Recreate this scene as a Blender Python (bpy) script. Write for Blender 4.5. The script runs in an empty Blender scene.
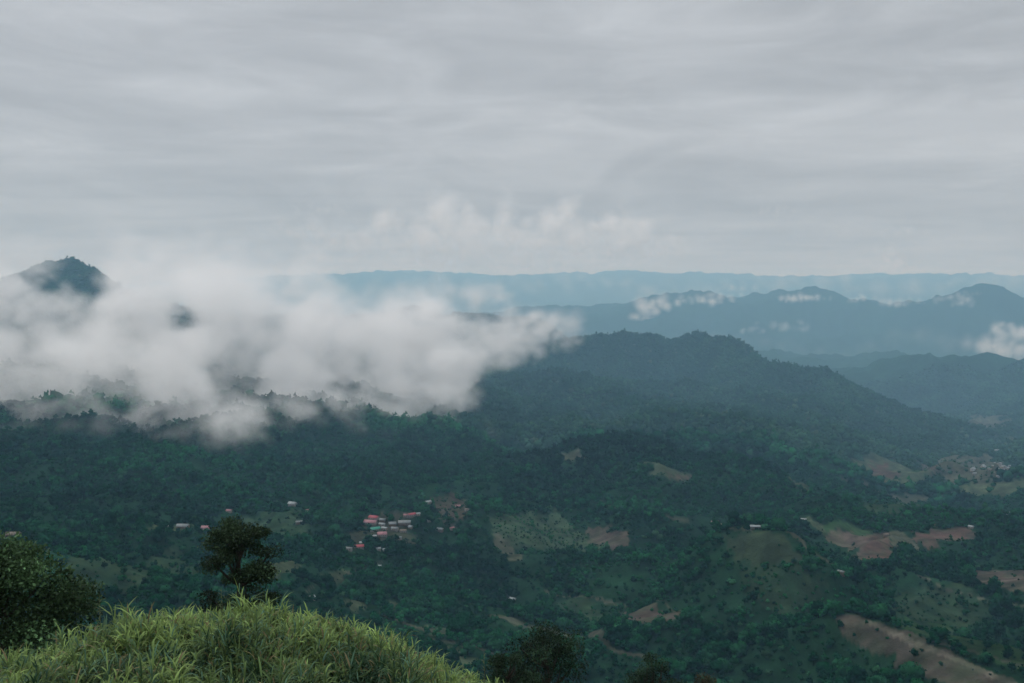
import bpy, math, random
import numpy as np

sc = bpy.context.scene
COL = sc.collection
rng = np.random.default_rng(11)
random.seed(5)

# ------------------------------------------------------------------ camera
F = 995.0                       # focal length in pixels of a 1024 px wide picture
CX, CY, VH = 512.0, 341.5, 292.0
PITCH = math.atan((CY - VH) / F)
cam_d = bpy.data.cameras.new('camera')
cam_d.sensor_width = 36.0
cam_d.lens = F / 1024.0 * 36.0
cam_d.clip_start = 0.5
cam_d.clip_end = 200000.0
cam = bpy.data.objects.new('camera', cam_d)
COL.objects.link(cam)
cam.location = (0, 0, 0)
cam.rotation_euler = (math.pi / 2 - PITCH, 0, 0)
sc.camera = cam

# ------------------------------------------------------------------ world
SUN_EL, SUN_AZ = math.radians(42), math.radians(-60)      # azimuth from +Y towards +X
world = bpy.data.worlds.new('World')
sc.world = world
world.use_nodes = True
nt = world.node_tree
nt.nodes.clear()


class G:
    """small helper to write node trees"""
    def __init__(self, tree):
        self.t = tree

    def n(self, kind, ins=None, **props):
        nd = self.t.nodes.new(kind)
        for k, v in props.items():
            setattr(nd, k, v)
        for k, v in (ins or {}).items():
            s = nd.inputs[k]
            if isinstance(v, bpy.types.NodeSocket):
                self.t.links.new(v, s)
            else:
                s.default_value = v
        return nd

    def m(self, op, a, b=0.0, c=None, clamp=False):
        nd = self.t.nodes.new('ShaderNodeMath')
        nd.operation = op
        nd.use_clamp = clamp
        for i, v in enumerate((a, b, c)):
            if v is None:
                continue
            if isinstance(v, bpy.types.NodeSocket):
                self.t.links.new(v, nd.inputs[i])
            else:
                nd.inputs[i].default_value = v
        return nd.outputs[0]

    def ramp(self, fac, stops):
        nd = self.t.nodes.new('ShaderNodeValToRGB')
        self.t.links.new(fac, nd.inputs[0])
        el = nd.color_ramp.elements
        while len(el) < len(stops):
            el.new(0.5)
        for e, (p, c) in zip(el, stops):
            e.position = p
            e.color = (*c, 1) if len(c) == 3 else c
        return nd.outputs[0]

    def link(self, a, b):
        self.t.links.new(a, b)


g = G(nt)
tc = g.n('ShaderNodeTexCoord')
sep = g.n('ShaderNodeSeparateXYZ', {0: tc.outputs['Generated']})
dx, dy, dz = sep.outputs
sky = g.n('ShaderNodeTexSky', sky_type='NISHITA', sun_disc=False, sun_elevation=SUN_EL, sun_rotation=SUN_AZ, altitude=1200.0)
zc = g.m('MAXIMUM', dz, 0.0)
# overcast deck: brighter towards the zenith, bluish grey near the horizon
deck = g.ramp(zc, [(0.0, (0.395, 0.427, 0.460)), (0.06, (0.418, 0.451, 0.482)), (0.14, (0.462, 0.490, 0.517)),
                   (0.28, (0.462, 0.488, 0.515)), (0.45, (0.72, 0.75, 0.80)), (1.0, (1.25, 1.32, 1.40))])
inv = g.m('DIVIDE', 1.0, g.m('ADD', zc, 0.045))
px = g.m('MULTIPLY', dx, inv)
py = g.m('MULTIPLY', dy, inv)
vec = g.n('ShaderNodeCombineXYZ', {0: g.m('MULTIPLY', px, 0.42), 1: g.m('MULTIPLY', py, 0.85), 2: 3.1})
n1 = g.n('ShaderNodeTexNoise', {'Vector': vec.outputs[0], 'Scale': 1.15, 'Detail': 6.0, 'Roughness': 0.55, 'Distortion': 0.3})
vec2 = g.n('ShaderNodeCombineXYZ', {0: g.m('MULTIPLY', dx, 2.2), 1: g.m('MULTIPLY', dz, 26.0), 2: 7.7})
n2 = g.n('ShaderNodeTexNoise', {'Vector': vec2.outputs[0], 'Scale': 1.0, 'Detail': 7.0, 'Roughness': 0.55, 'Distortion': 0.25})
n3 = g.n('ShaderNodeTexNoise', {'Vector': g.n('ShaderNodeCombineXYZ', {0: g.m('MULTIPLY', dx, 5.5), 1: g.m('MULTIPLY', dz, 22.0), 2: 1.3}).outputs[0], 'Scale': 1.0, 'Detail': 8.0, 'Roughness': 0.6, 'Distortion': 0.9})
st = g.m('ADD', g.m('ADD', g.m('MULTIPLY', n1.outputs[0], 0.40), g.m('MULTIPLY', n2.outputs[0], 0.30)), g.m('MULTIPLY', n3.outputs[0], 0.30))
st = g.m('MULTIPLY_ADD', g.m('SUBTRACT', st, 0.5), 1.30, 1.0)
bright = g.m('POWER', g.m('MULTIPLY_ADD', n3.outputs[0], 1.7, -0.55, clamp=True), 2.0)      # thinner cloud lets more light through
st = g.m('ADD', st, g.m('MULTIPLY', bright, 0.30))
deckc = g.n('ShaderNodeVectorMath', {0: deck, 'Scale': g.m('MULTIPLY', st, 10.0)}, operation='SCALE')
mixn = g.n('ShaderNodeMix', {'Factor': 0.94}, data_type='RGBA')
g.link(sky.outputs[0], mixn.inputs[6])
g.link(deckc.outputs[0], mixn.inputs[7])
bg = g.n('ShaderNodeBackground', {'Color': mixn.outputs[2], 'Strength': 0.1})
wo = g.n('ShaderNodeOutputWorld', {'Surface': bg.outputs[0]})

# ------------------------------------------------------------------ sun behind the overcast
sun_d = bpy.data.lights.new('sun', 'SUN')
sun_d.energy = 1.0
sun_d.angle = math.radians(14)
sun_d.color = (1.0, 0.975, 0.94)
sun = bpy.data.objects.new('sun', sun_d)
COL.objects.link(sun)
sun.rotation_euler = (math.pi / 2 - SUN_EL, 0, math.pi - SUN_AZ)

sc.view_settings.view_transform = 'Standard'
sc.view_settings.look = 'None'
sc.view_settings.exposure = 0.0
sc.view_settings.gamma = 1.0
sc.view_settings.use_curve_mapping = False
sc.render.engine = 'CYCLES'
cy = sc.cycles
cy.volume_bounces = 5
cy.max_bounces = 8
cy.diffuse_bounces = 2
cy.glossy_bounces = 1
cy.transparent_max_bounces = 8
cy.volume_step_rate = 1.5
cy.volume_max_steps = 256
cy.use_denoising = True
cy.caustics_reflective = cy.caustics_refractive = False


# ------------------------------------------------------------------ helpers
def pix_dir(u, v):
    u = np.asarray(u, float); v = np.asarray(v, float)
    x = (u - CX) / F
    zc_ = -(v - CY) / F
    c, s = math.cos(PITCH), math.sin(PITCH)
    y = c + zc_ * s
    z = -s + zc_ * c
    return x, y, z


def unproj(u, v, d):
    """the point at horizontal range d (m) along the line of sight through a pixel"""
    x, y, z = pix_dir(u, v)
    k = d / np.hypot(x, y)
    return np.stack([x * k, y * k, z * k], -1)


def far_range(d):
    """true range of a surveyed distance: the country beyond the near valley lies farther off"""
    t = min(1, max(0, (d - 1800) / 3400))
    return d * (1 + 0.55 * t * t * (3 - 2 * t))


def tag(o, label=None, cat=None, group=None, kind=None):
    for k, v in (('label', label), ('category', cat), ('group', group), ('kind', kind)):
        if v:
            o[k] = v
    return o


def mesh_np(name, verts, faces, mat=None, parent=None, attrs=None, smooth=False, link=True):
    """faces: (n,k) array of equal sided faces"""
    me = bpy.data.meshes.new(name)
    verts = np.asarray(verts, np.float32); faces = np.asarray(faces, np.int32)
    nf, k = faces.shape
    me.vertices.add(len(verts)); me.vertices.foreach_set('co', verts.ravel())
    me.loops.add(nf * k); me.loops.foreach_set('vertex_index', faces.ravel())
    me.polygons.add(nf)
    me.polygons.foreach_set('loop_start', np.arange(0, nf * k, k, dtype=np.int32))
    if smooth:
        me.polygons.foreach_set('use_smooth', np.ones(nf, bool))
    for an, (dom, arr) in (attrs or {}).items():
        a = me.attributes.new(an, 'FLOAT_COLOR', dom)
        arr = np.asarray(arr, np.float32)
        if arr.shape[1] == 3:
            arr = np.concatenate([arr, np.ones((len(arr), 1), np.float32)], 1)
        a.data.foreach_set('color', arr.ravel())
    me.update(calc_edges=True)
    if mat:
        for m_ in (mat if isinstance(mat, (list, tuple)) else [mat]):
            me.materials.append(m_)
    o = bpy.data.objects.new(name, me)
    if link:
        COL.objects.link(o)
    if parent:
        o.parent = parent
    return o


def empty(name, loc):
    o = bpy.data.objects.new(name, None)
    o.empty_display_size = 0.5
    o.location = loc
    COL.objects.link(o)
    return o


_perm = np.random.default_rng(3).permutation(512)
_ga = np.random.default_rng(4).uniform(0, 2 * math.pi, 512)
_gx, _gy = np.cos(_ga), np.sin(_ga)


def perlin(x, y):
    xi = np.floor(x).astype(np.int64); yi = np.floor(y).astype(np.int64)
    xf = x - xi; yf = y - yi
    def gr(ix, iy, fx, fy):
        h = _perm[(_perm[ix & 511] + iy) & 511]
        return _gx[h] * fx + _gy[h] * fy
    u = xf * xf * xf * (xf * (xf * 6 - 15) + 10); v = yf * yf * yf * (yf * (yf * 6 - 15) + 10)
    a = gr(xi, yi, xf, yf); b = gr(xi + 1, yi, xf - 1, yf)
    c = gr(xi, yi + 1, xf, yf - 1); d = gr(xi + 1, yi + 1, xf - 1, yf - 1)
    return (a + u * (b - a) + v * ((c + u * (d - c)) - (a + u * (b - a)))) * 1.5


def sstep(a, b, x):
    t = np.clip((x - a) / (b - a), 0, 1)
    return t * t * (3 - 2 * t)


# ------------------------------------------------------------------ materials
def principled(name, rough=0.8, spec=0.2):
    m = bpy.data.materials.new(name)
    m.use_nodes = True
    b = m.node_tree.nodes['Principled BSDF']
    b.inputs['Roughness'].default_value = rough
    b.inputs['Specular IOR Level'].default_value = spec
    return m, G(m.node_tree), b


def ground_material():
    m, g, b = principled('ground_cover', 1.0, 0.0)
    at_ = g.n('ShaderNodeAttribute', attribute_name='tint')
    geo = g.n('ShaderNodeNewGeometry')
    na = g.n('ShaderNodeTexNoise', {'Vector': geo.outputs['Position'], 'Scale': 0.035, 'Detail': 6.0, 'Roughness': 0.65})
    nb = g.n('ShaderNodeTexNoise', {'Vector': geo.outputs['Position'], 'Scale': 0.0045, 'Detail': 4.0, 'Roughness': 0.6})
    k = g.m('MULTIPLY', g.m('MULTIPLY_ADD', na.outputs[0], 2.4, -0.25), g.m('MULTIPLY_ADD', nb.outputs[0], 1.2, 0.4))
    c = g.n('ShaderNodeVectorMath', {0: at_.outputs['Color'], 'Scale': k}, operation='SCALE')
    g.link(c.outputs[0], b.inputs['Base Color'])
    bump = g.n('ShaderNodeBump', {'Strength': 0.7, 'Distance': 9.0, 'Height': na.outputs[0]})
    g.link(bump.outputs[0], b.inputs['Normal'])
    return m


def leaf_material(name, rough=0.65, transl=0.0, spec=0.06):
    """foliage: colour from the mesh's own tint attribute, varied by a fine noise"""
    m, g, b = principled(name, rough, spec)
    at_ = g.n('ShaderNodeAttribute', attribute_name='tint')
    g.link(at_.outputs['Color'], b.inputs['Base Color'])
    if transl:
        tr = g.n('ShaderNodeBsdfTranslucent', {'Color': at_.outputs['Color']})
        mx = g.n('ShaderNodeMixShader', {0: transl, 1: b.outputs[0], 2: tr.outputs[0]})
        g.link(mx.outputs[0], m.node_tree.nodes['Material Output'].inputs[0])
    return m


def plain_material(name, col, rough=0.7, spec=0.3, var=0.25, scale=1.5):
    m, g, b = principled(name, rough, spec)
    geo = g.n('ShaderNodeNewGeometry')
    n_ = g.n('ShaderNodeTexNoise', {'Vector': geo.outputs['Position'], 'Scale': scale, 'Detail': 5.0})
    lo = tuple(c * (1 - var) for c in col); hi = tuple(min(1, c * (1 + var)) for c in col)
    g.link(g.ramp(n_.outputs[0], [(0.3, lo), (0.7, hi)]), b.inputs['Base Color'])
    return m


M_GROUND = ground_material()
M_FOREST = leaf_material('forest_foliage', 0.9, 0.0, 0.0)
M_GRASS = leaf_material('grass_blade', rough=0.5, transl=0.35)
M_LEAF = leaf_material('tree_leaf', rough=0.5, transl=0.2)
M_BARK = plain_material('bark', (0.05, 0.042, 0.034), 0.9, 0.1, 0.4, 8.0)

# ================================================================== TERRAIN
# known heights: crests, benches and valley floors of the country below the look-out
L = []          # (u, v, d)
def cols(us, rows):
    for u in (us if isinstance(us, (list, tuple)) else [us]):
        for v, d in rows:
            L.append((u, v, d))

W = []          # (u, z, d) hidden points with an explicit height
# left mountain
cols([-420, -180], [(600, 1000), (540, 1350), (500, 1700), (450, 2200), (420, 2600), (385, 3100), (350, 3600), (325, 4300), (318, 4800)])
cols(-40, [(600, 1000), (540, 1350), (500, 1700), (450, 2200), (420, 2600), (385, 3100), (355, 3700), (330, 4400), (316, 4800)])
cols(0, [(318, 4750)]); cols(14, [(302, 4780)]); cols(35, [(280, 4800)]); cols(50, [(267, 4800)]); cols(65, [(263, 4800)]); cols(80, [(268, 4800)])
cols(95, [(277, 4790)]); cols(108, [(288, 4760)]); cols(130, [(300, 4700)]); cols(155, [(304, 4600)]); cols(178, [(312, 4450)])
cols(60, [(600, 1000), (540, 1350), (500, 1700), (450, 2200), (420, 2600), (380, 3100), (345, 3600), (305, 4350)])
cols(200, [(600, 1000), (540, 1350), (500, 1750), (450, 2300), (415, 2800), (380, 3400), (350, 4000), (325, 4500)])
cols(300, [(625, 1020), (560, 1320), (520, 1620), (485, 1950), (445, 2450), (410, 3000), (378, 3700), (352, 4600), (338, 5400)])
cols(380, [(650, 1020), (580, 1300), (530, 1600), (500, 1850), (460, 2300), (430, 2700), (400, 3300), (370, 4200), (345, 5200)])
for u, v, d in [(260, 330, 5600), (330, 326, 6000), (380, 322, 6200), (420, 308, 6300), (432, 317, 6300), (450, 322, 6300), (463, 316, 6300), (480, 322, 6200), (500, 321, 6100), (520, 330, 5900)]:
    L.append((u, v, d))
cols(450, [(670, 1000), (600, 1290), (545, 1580), (510, 1800), (475, 2150), (445, 2550), (415, 3100), (385, 3900), (366, 4500)])
cols(520, [(695, 970), (620, 1250), (560, 1500), (520, 1750), (490, 2000), (460, 2400), (430, 3000), (400, 3700), (378, 4300), (366, 4700)])
# middle hill
for u, v, d in [(515, 458, 2450), (540, 455, 2430), (560, 449, 2450), (585, 441, 2450), (610, 438, 2450), (640, 441, 2400), (665, 450, 2350), (690, 459, 2280), (725, 476, 2150), (755, 491, 2050), (790, 506, 1950)]:
    L.append((u, v, d))
for u in (540, 600, 660): W.append((u, -445, 2900))
for u in (720, 770): W.append((u, -478, 2500))
cols(600, [(695, 980), (620, 1300), (560, 1550), (520, 1800), (480, 2120), (425, 3300), (400, 3800), (384, 4250)])
cols(680, [(695, 930), (620, 1130), (572, 1380), (530, 1740), (490, 2020), (430, 3250), (402, 3850), (388, 4150)])
# main middle ridge crest
for u, v, d in [(480, 353, 5100), (520, 352, 5050), (545, 348, 5000), (570, 342, 5000), (590, 341, 4980), (610, 346, 4950), (640, 346, 4900), (665, 342, 4800), (690, 340, 4750), (712, 341, 4700),
                (735, 349, 4600), (755, 359, 4550), (775, 364, 4480), (800, 372, 4400), (830, 381, 4350), (855, 392, 4300), (880, 404, 4250), (910, 416, 4150), (935, 430, 4050), (955, 446, 3950)]:
    L.append((u, v, d))
cols([610, 680], [(382, 5900)]); cols([760, 840, 900], [(430, 5600)])
cols(755, [(420, 3600), (450, 3000), (392, 4080)])
for u, z in ((530, -430), (575, -436), (620, -438), (660, -436), (700, -426)): W.append((u, z, 4580))
# house knoll
for u, v, d in [(700, 545, 1310), (722, 531, 1300), (755, 527, 1290), (782, 531, 1280), (805, 548, 1240), (830, 570, 1190)]:
    L.append((u, v, d))
cols(755, [(690, 960), (640, 1060), (590, 1170)]); cols(700, [(580, 1250)])
W += [(740, -412, 1520), (790, -425, 1500)]; cols(760, [(512, 1950)])
# right valley
cols(850, [(690, 900), (660, 960), (585, 1330), (565, 1480), (548, 1620), (530, 1740), (521, 1800), (490, 2650), (465, 3000), (440, 3450), (415, 3900)])
W += [(890, -425, 1130), (940, -450, 1150), (850, -470, 2050), (940, -500, 2100), (1024, -520, 2250), (1130, -530, 2250)]
for u, v, d in [(828, 617, 1010), (850, 613, 1010), (880, 623, 980), (920, 642, 940), (960, 658, 905), (1015, 681, 865), (1060, 700, 840)]:
    L.append((u, v, d))
cols(940, [(600, 1380), (565, 1550), (542, 1720), (528, 1820), (500, 2700), (480, 3200), (457, 3700), (420, 5000), (395, 6000)])
cols(1024, [(630, 1250), (590, 1400), (570, 1560), (540, 1780), (517, 1900), (490, 2600), (470, 3500), (443, 4300), (420, 5000), (395, 6000)])
cols([1140, 1300], [(690, 950), (620, 1250), (590, 1400), (560, 1600), (520, 1900), (490, 2600), (468, 3500), (440, 4300), (418, 5000), (390, 6000), (352, 6600)])
for u, v, d in [(790, 374, 7000), (810, 371, 6800), (840, 373, 6700), (870, 371, 6600), (905, 363, 6550), (930, 357, 6500), (955, 356, 6500), (985, 357, 6500), (1010, 361, 6500), (1040, 362, 6500)]:
    L.append((u, v, d))
for u, v, d in [(770, 356, 8300), (800, 360, 8200), (830, 362, 8200), (862, 359, 8200), (888, 354, 8200), (905, 358, 8200), (930, 364, 8200)]:
    L.append((u, v, d))
for u in (300, 500, 620, 720, 800, 900, 1000, 1150): W.append((u, -700, 7400 if u > 560 else 8000))
for u in (300, 500, 620, 720, 800, 900, 1000, 1150): W.append((u, -690, 9400))
# far range
for u, v, d in [(400, 322, 12600), (480, 316, 12600), (560, 309, 12500), (600, 306, 12500), (640, 305, 12400), (665, 297, 12300), (690, 293, 12300), (715, 296, 12200), (740, 300, 12200), (765, 296, 12200), (790, 291, 12100),
                (812, 288, 12000), (830, 291, 12000), (850, 299, 12000), (880, 304, 11900), (905, 305, 11900), (930, 301, 11800), (955, 298, 11700), (978, 293, 11600), (993, 286, 11500), (1005, 289, 11500), (1020, 296, 11500), (1060, 300, 11500), (1200, 303, 11500)]:
    L.append((u, v, d))
cols([620, 700, 780, 860, 940, 1020], [(335, 10800)])
for u in (300, 500, 650, 800, 950, 1100): W.append((u, -500, 15500)); W.append((u, -350, 19000))
for u, v, d in [(200, 281, 25000), (330, 278, 25000), (390, 274, 25000), (430, 273, 25000), (480, 277, 25000), (520, 276, 25000), (570, 272, 25000), (630, 271, 25000), (680, 275, 25000), (730, 277, 25000), (780, 276, 25000),
                (840, 277, 25000), (880, 274, 25000), (920, 276, 25000), (980, 279, 25000), (1050, 277, 25000), (1200, 278, 25000)]:
    L.append((u, v, d))
for u in (-300, 100, 400, 700, 1000, 1300): W.append((u, -600, 32000)); W.append((u, -700, 45000))
for u in (-400, -100, 150): W.append((u, -350, 7000)); W.append((u, -500, 12000))
# the look-out hill under the camera
for u, v, d in [(-160, 730, 40), (-60, 708, 40), (0, 694, 40), (60, 676, 40), (100, 656, 40), (150, 640, 40), (200, 634, 40), (240, 632, 40), (290, 636, 40), (340, 645, 40), (370, 663, 40), (400, 681, 40),
                (440, 700, 40), (480, 716, 40), (560, 765, 40), (700, 810, 40), (1024, 860, 40), (1200, 880, 40),
                (0, 722, 33), (100, 705, 33), (200, 695, 33), (300, 697, 33), (380, 715, 33), (480, 760, 33), (700, 850, 33), (1024, 900, 33)]:
    L.append((u, v, d))
for u in (-300, 0, 240, 480, 760, 1024, 1300):
    right = sstep(380, 760, u)
    W += [(u, -5.0 - right, 6), (u, -10.0 - 2.5 * right, 17), (u, -12.4 - 4 * right, 26),
          (u, -19.5 - 4 * right, 50), (u, -30 - 5 * right, 66), (u, -40 - 6 * right, 82), (u, -68 - 6 * right, 122), (u, -120, 200), (u, -215, 340), (u, -318, 540), (u, -382, 760)]

for a, b in list(zip(L[:-1], L[1:])):                       # crests run on smoothly between the surveyed points
    if 8 < b[0] - a[0] < 45 and abs(b[2] - a[2]) < 140 and abs(a[1] - b[1]) < 18 and (4000 < a[2] < 5200 and 470 < a[0] or 2000 < a[2] < 2500 or 11400 < a[2] < 12700):
        L.append(((a[0] + b[0]) / 2, (a[1] + b[1]) / 2, (a[2] + b[2]) / 2))
for u, v, d in list(L):                                     # the land falls away behind the crests
    if 4200 < d < 5200 and 500 < u < 880 and v < 396 and v < 340 + max(0, u - 700) * 0.34:
        L.append((u, v + 5, d + 150)); L.append((u, v + 17, d + 380))
    if 11400 < d < 12700:
        L.append((u, v + 7, d + 700))
P = [unproj(u, v, far_range(d)) for u, v, d in L]
for u, z, d in W:
    q = far_range(d); p = unproj(u, VH, q); p[2] = z * q / d; P.append(p)
for ang in (70, 110, 150, 180, 210, 250, 290):          # country behind and beside the look-out
    a = math.radians(ang)
    for d, z in ((12, -4.0), (60, -6), (250, -40), (900, -160), (3500, -350), (12000, -500), (45000, -700)):
        if ang in (70, 290) and d in (3500,): z = -380
        P.append(np.array([math.sin(a) * d, math.cos(a) * d, z]))
P.append(np.array([0, 0, -2.6]))
P = np.array(P)
RNG = np.hypot(P[:, 0], P[:, 1])
CC = np.where(RNG > 9000, 0.012, 0.03) * RNG + 0.8                                  # rounding radius of each known point


def rbf_phi(x, y):
    d2 = (x[:, None] - P[None, :, 0]) ** 2 + (y[:, None] - P[None, :, 1]) ** 2
    return np.sqrt(d2 + CC[None] ** 2)


def relief(x, y):
    r = np.hypot(x, y)
    z = np.zeros_like(x)
    wx = x + 60 * perlin(x / 420 + 9.1, y / 420 + 3.3); wy = y + 60 * perlin(x / 420 + 1.7, y / 420 + 8.8)
    for i, (lam, amp, rid) in enumerate([(2600, 120, 1), (1100, 85, 1), (520, 54, 1), (260, 29, 1), (130, 9.5, 1), (60, 3.2, 0), (28, 1.2, 0), (11, 0.4, 0), (4, 0.16, 0)]):
        gate = sstep(2.0 * lam, 6.5 * lam, r)
        n_ = perlin(wx / lam + 13.7 * i, wy / lam + 5.1 * i)
        if rid:
            n_ = (1 - 2.2 * np.abs(n_)) - 0.45
        z += amp * gate * n_
    return z


_A = np.zeros((len(P) + 1, len(P) + 1))
_A[:-1, :-1] = rbf_phi(P[:, 0], P[:, 1])
_A[:-1, -1] = 1; _A[-1, :-1] = 1
_w = np.linalg.solve(_A, np.concatenate([P[:, 2] - relief(P[:, 0], P[:, 1]), [0]]))


TH = np.concatenate([np.radians(np.linspace(-180, -45, 28)[:-1]), np.radians(np.linspace(-45, 45, 760)), np.radians(np.linspace(45, 180, 28)[1:])])
def logsp(a, b, k): return np.exp(np.arange(math.log(a), math.log(b), k))
RR = np.concatenate([[0.01], logsp(2.5, 25, 0.05), logsp(25, 60, 0.018), logsp(60, 650, 0.03), logsp(650, 10800, 0.0055), logsp(10800, 43000, 0.013), logsp(43000, 72000, 0.06)])
TT, RG = np.meshgrid(TH, RR)
GX, GY = np.sin(TT) * RG, np.cos(TT) * RG
fx, fy = GX.ravel(), GY.ravel()
GZ = np.empty(fx.size)
for s in range(0, fx.size, 40000):
    e = slice(s, s + 40000)
    GZ[e] = rbf_phi(fx[e], fy[e]) @ _w[:-1] + _w[-1]
GZ = (GZ + relief(fx, fy)).reshape(GX.shape)
GZ[0, :] = GZ[0].mean()


def ground_z(x, y):
    """height of the ground sheet under a point"""
    x = np.asarray(x, float); y = np.asarray(y, float)
    t = np.interp(np.arctan2(x, y), TH, np.arange(len(TH)))
    r = np.interp(np.hypot(x, y), RR, np.arange(len(RR)))
    ti = np.clip(t.astype(int), 0, len(TH) - 2); ri = np.clip(r.astype(int), 0, len(RR) - 2)
    tf = t - ti; rf = r - ri
    return (GZ[ri, ti] * (1 - tf) + GZ[ri, ti + 1] * tf) * (1 - rf) + (GZ[ri + 1, ti] * (1 - tf) + GZ[ri + 1, ti + 1] * tf) * rf


def at(u, v, rmin=500.0, rmax=60000.0):
    """where a line of sight meets the ground beyond rmin"""
    x, y, z = (float(a) for a in pix_dir(u, v))
    h = math.hypot(x, y)
    rs = RR[(RR > rmin) & (RR < rmax)]
    zz = ground_z(x / h * rs, y / h * rs) - z / h * rs
    k = np.argmax(zz > 0)
    if zz[k] <= 0:
        k = len(rs) - 1
    if k > 0:
        f_ = zz[k - 1] / (zz[k - 1] - zz[k])
        r = rs[k - 1] + (rs[k] - rs[k - 1]) * f_
    else:
        r = rs[0]
    return np.array([x / h * r, y / h * r, float(ground_z(x / h * r, y / h * r))])


# horizon seen from the look-out, to know what no standpoint near the camera can see
SL = GZ / np.maximum(RG, 1)
HOR = np.maximum.accumulate(SL, 0)


def hidden_depth(x, y, z):
    """how far below the line of sight over the nearer ground a point lies"""
    t = np.clip(np.interp(np.arctan2(x, y), TH, np.arange(len(TH))).round().astype(int), 0, len(TH) - 1)
    r = np.hypot(x, y)
    k = np.clip(np.searchsorted(RR, r * 0.985) - 1, 0, len(RR) - 1)
    return HOR[k, t] * r - z


# ------------------------------------------------------------------ fields and clearings: (colour, outline in the valley, tree cover left)
SOIL = (0.195, 0.140, 0.115); RED = (0.20, 0.115, 0.095); TAN = (0.175, 0.165, 0.115); PALE = (0.14, 0.17, 0.095)
OLIVE = (0.056, 0.078, 0.045); BRIGHT = (0.055, 0.125, 0.045); ORCH = (0.105, 0.165, 0.092); SCRUB = (0.040, 0.086, 0.044)
FIELDS = [
    (SOIL, [(581, 528), (600, 527), (632, 530), (629, 545), (613, 554), (598, 545)], 0.0),
    (ORCH, [(490, 520), (530, 512), (568, 516), (577, 530), (602, 546), (592, 554), (545, 549), (515, 547), (496, 536)], 0.10),
    (TAN, [(497, 530), (510, 538), (522, 556), (508, 558), (498, 548)], 0.15),
    (OLIVE, [(722, 536), (738, 531), (775, 532), (790, 545), (806, 561), (784, 565), (752, 561), (730, 552)], 0.06),
    (SCRUB, [(740, 564), (802, 564), (832, 592), (800, 608), (760, 603), (744, 585)], 0.55),
    (SOIL, [(824, 531), (850, 532), (880, 534), (892, 548), (882, 562), (866, 560), (850, 548), (836, 544)], 0.02),
    (RED, [(866, 541), (880, 534), (890, 534), (893, 552), (884, 563), (866, 558)], 0.0),
    (TAN, [(890, 534), (909, 535), (913, 546), (894, 553)], 0.02),
    (RED, [(911, 532), (940, 528), (970, 527), (973, 542), (940, 544), (913, 543)], 0.02),
    (BRIGHT, [(806, 522), (832, 521), (856, 526), (880, 532), (850, 532), (824, 530)], 0.0),
    (SOIL, [(972, 574), (992, 569), (1030, 572), (1030, 592), (1002, 588), (976, 582)], 0.06),
    ((0.155, 0.125, 0.095), [(828, 622), (840, 615), (856, 614), (880, 622), (920, 640), (960, 657), (1020, 682), (990, 695), (940, 682), (905, 664), (870, 648), (840, 636)], 0.10),
    ((0.30, 0.25, 0.19), [(868, 620), (900, 632), (940, 650), (980, 667), (1024, 686), (1020, 690), (976, 671), (936, 654), (896, 637), (866, 624)], 0.12),
    (PALE, [(848, 460), (870, 456), (900, 462), (930, 482), (915, 486), (890, 484), (875, 481)], 0.02),
    (RED, [(874, 464), (888, 462), (898, 478), (880, 483), (872, 478)], 0.0),
    (PALE, [(785, 474), (796, 476), (809, 490), (804, 494), (792, 484)], 0.05),
    (PALE, [(643, 461), (662, 465), (690, 474), (688, 480), (660, 476)], 0.1),
    (SOIL, [(664, 473), (690, 476), (688, 481), (668, 481)], 0.0),
    (TAN, [(556, 456), (572, 450), (590, 447), (586, 453), (568, 461)], 0.05),
    (TAN, [(962, 418), (1000, 415), (1008, 420), (1006, 429), (968, 431)], 0.0),
    (PALE, [(955, 488), (985, 482), (1030, 478), (1030, 490), (990, 494), (960, 495)], 0.05),
    (PALE, [(1000, 440), (1030, 434), (1030, 440), (1003, 447)], 0.05),
    (SOIL, [(918, 466), (940, 460), (946, 470), (926, 474)], 0.1),
    (TAN, [(930, 458), (965, 455), (1000, 461), (1010, 474), (975, 482), (940, 478)], 0.2),
    (SOIL, [(618, 610), (655, 605), (684, 613), (670, 622), (630, 620)], 0.18),
    (PALE, [(496, 613), (520, 618), (548, 628), (546, 634), (515, 627)], 0.08),
    (SCRUB, [(555, 600), (590, 602), (612, 618), (590, 626), (560, 616)], 0.25),
    ((0.15,0.11,0.085), [(434, 500), (452, 495), (468, 503), (472, 516), (455, 524), (438, 518)], 0.38),
    ((0.10,0.095,0.065), [(366, 516), (400, 519), (420, 512), (414, 534), (410, 550), (394, 540), (366, 546), (345, 551), (350, 541)], 0.45),
    (SCRUB, [(240, 520), (300, 510), (312, 530), (284, 540), (250, 536)], 0.3),
    (PALE, [(262, 565), (290, 560), (300, 572), (280, 580), (264, 576)], 0.3),
    (PALE, [(322, 578), (350, 570), (356, 574), (334, 586)], 0.15),
    (PALE, [(340, 602), (352, 598), (366, 606), (356, 612)], 0.2),
    (PALE, [(378, 600), (400, 604), (398, 612), (380, 608)], 0.2),
    (PALE, [(420, 625), (440, 628), (452, 637), (430, 636)], 0.2),
    (SCRUB, [(60, 560), (180, 548), (200, 575), (120, 600), (70, 590)], 0.4),
    (PALE, [(155, 524), (196, 525), (196, 529), (156, 529)], 0.1),
    (PALE, [(430, 645), (470, 650), (500, 662), (470, 668), (440, 656)], 0.25),
    (SCRUB, [(880, 590), (960, 585), (1000, 610), (940, 625), (890, 612)], 0.45),
    (BRIGHT, [(880, 612), (950, 622), (1024, 650), (1030, 672), (960, 648), (900, 630)], 0.45),
    (SCRUB, [(860, 505), (905, 498), (930, 508), (900, 516), (866, 514)], 0.3),
    (PALE, [(800, 520), (815, 518), (826, 524), (818, 528)], 0.15),
]
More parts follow.
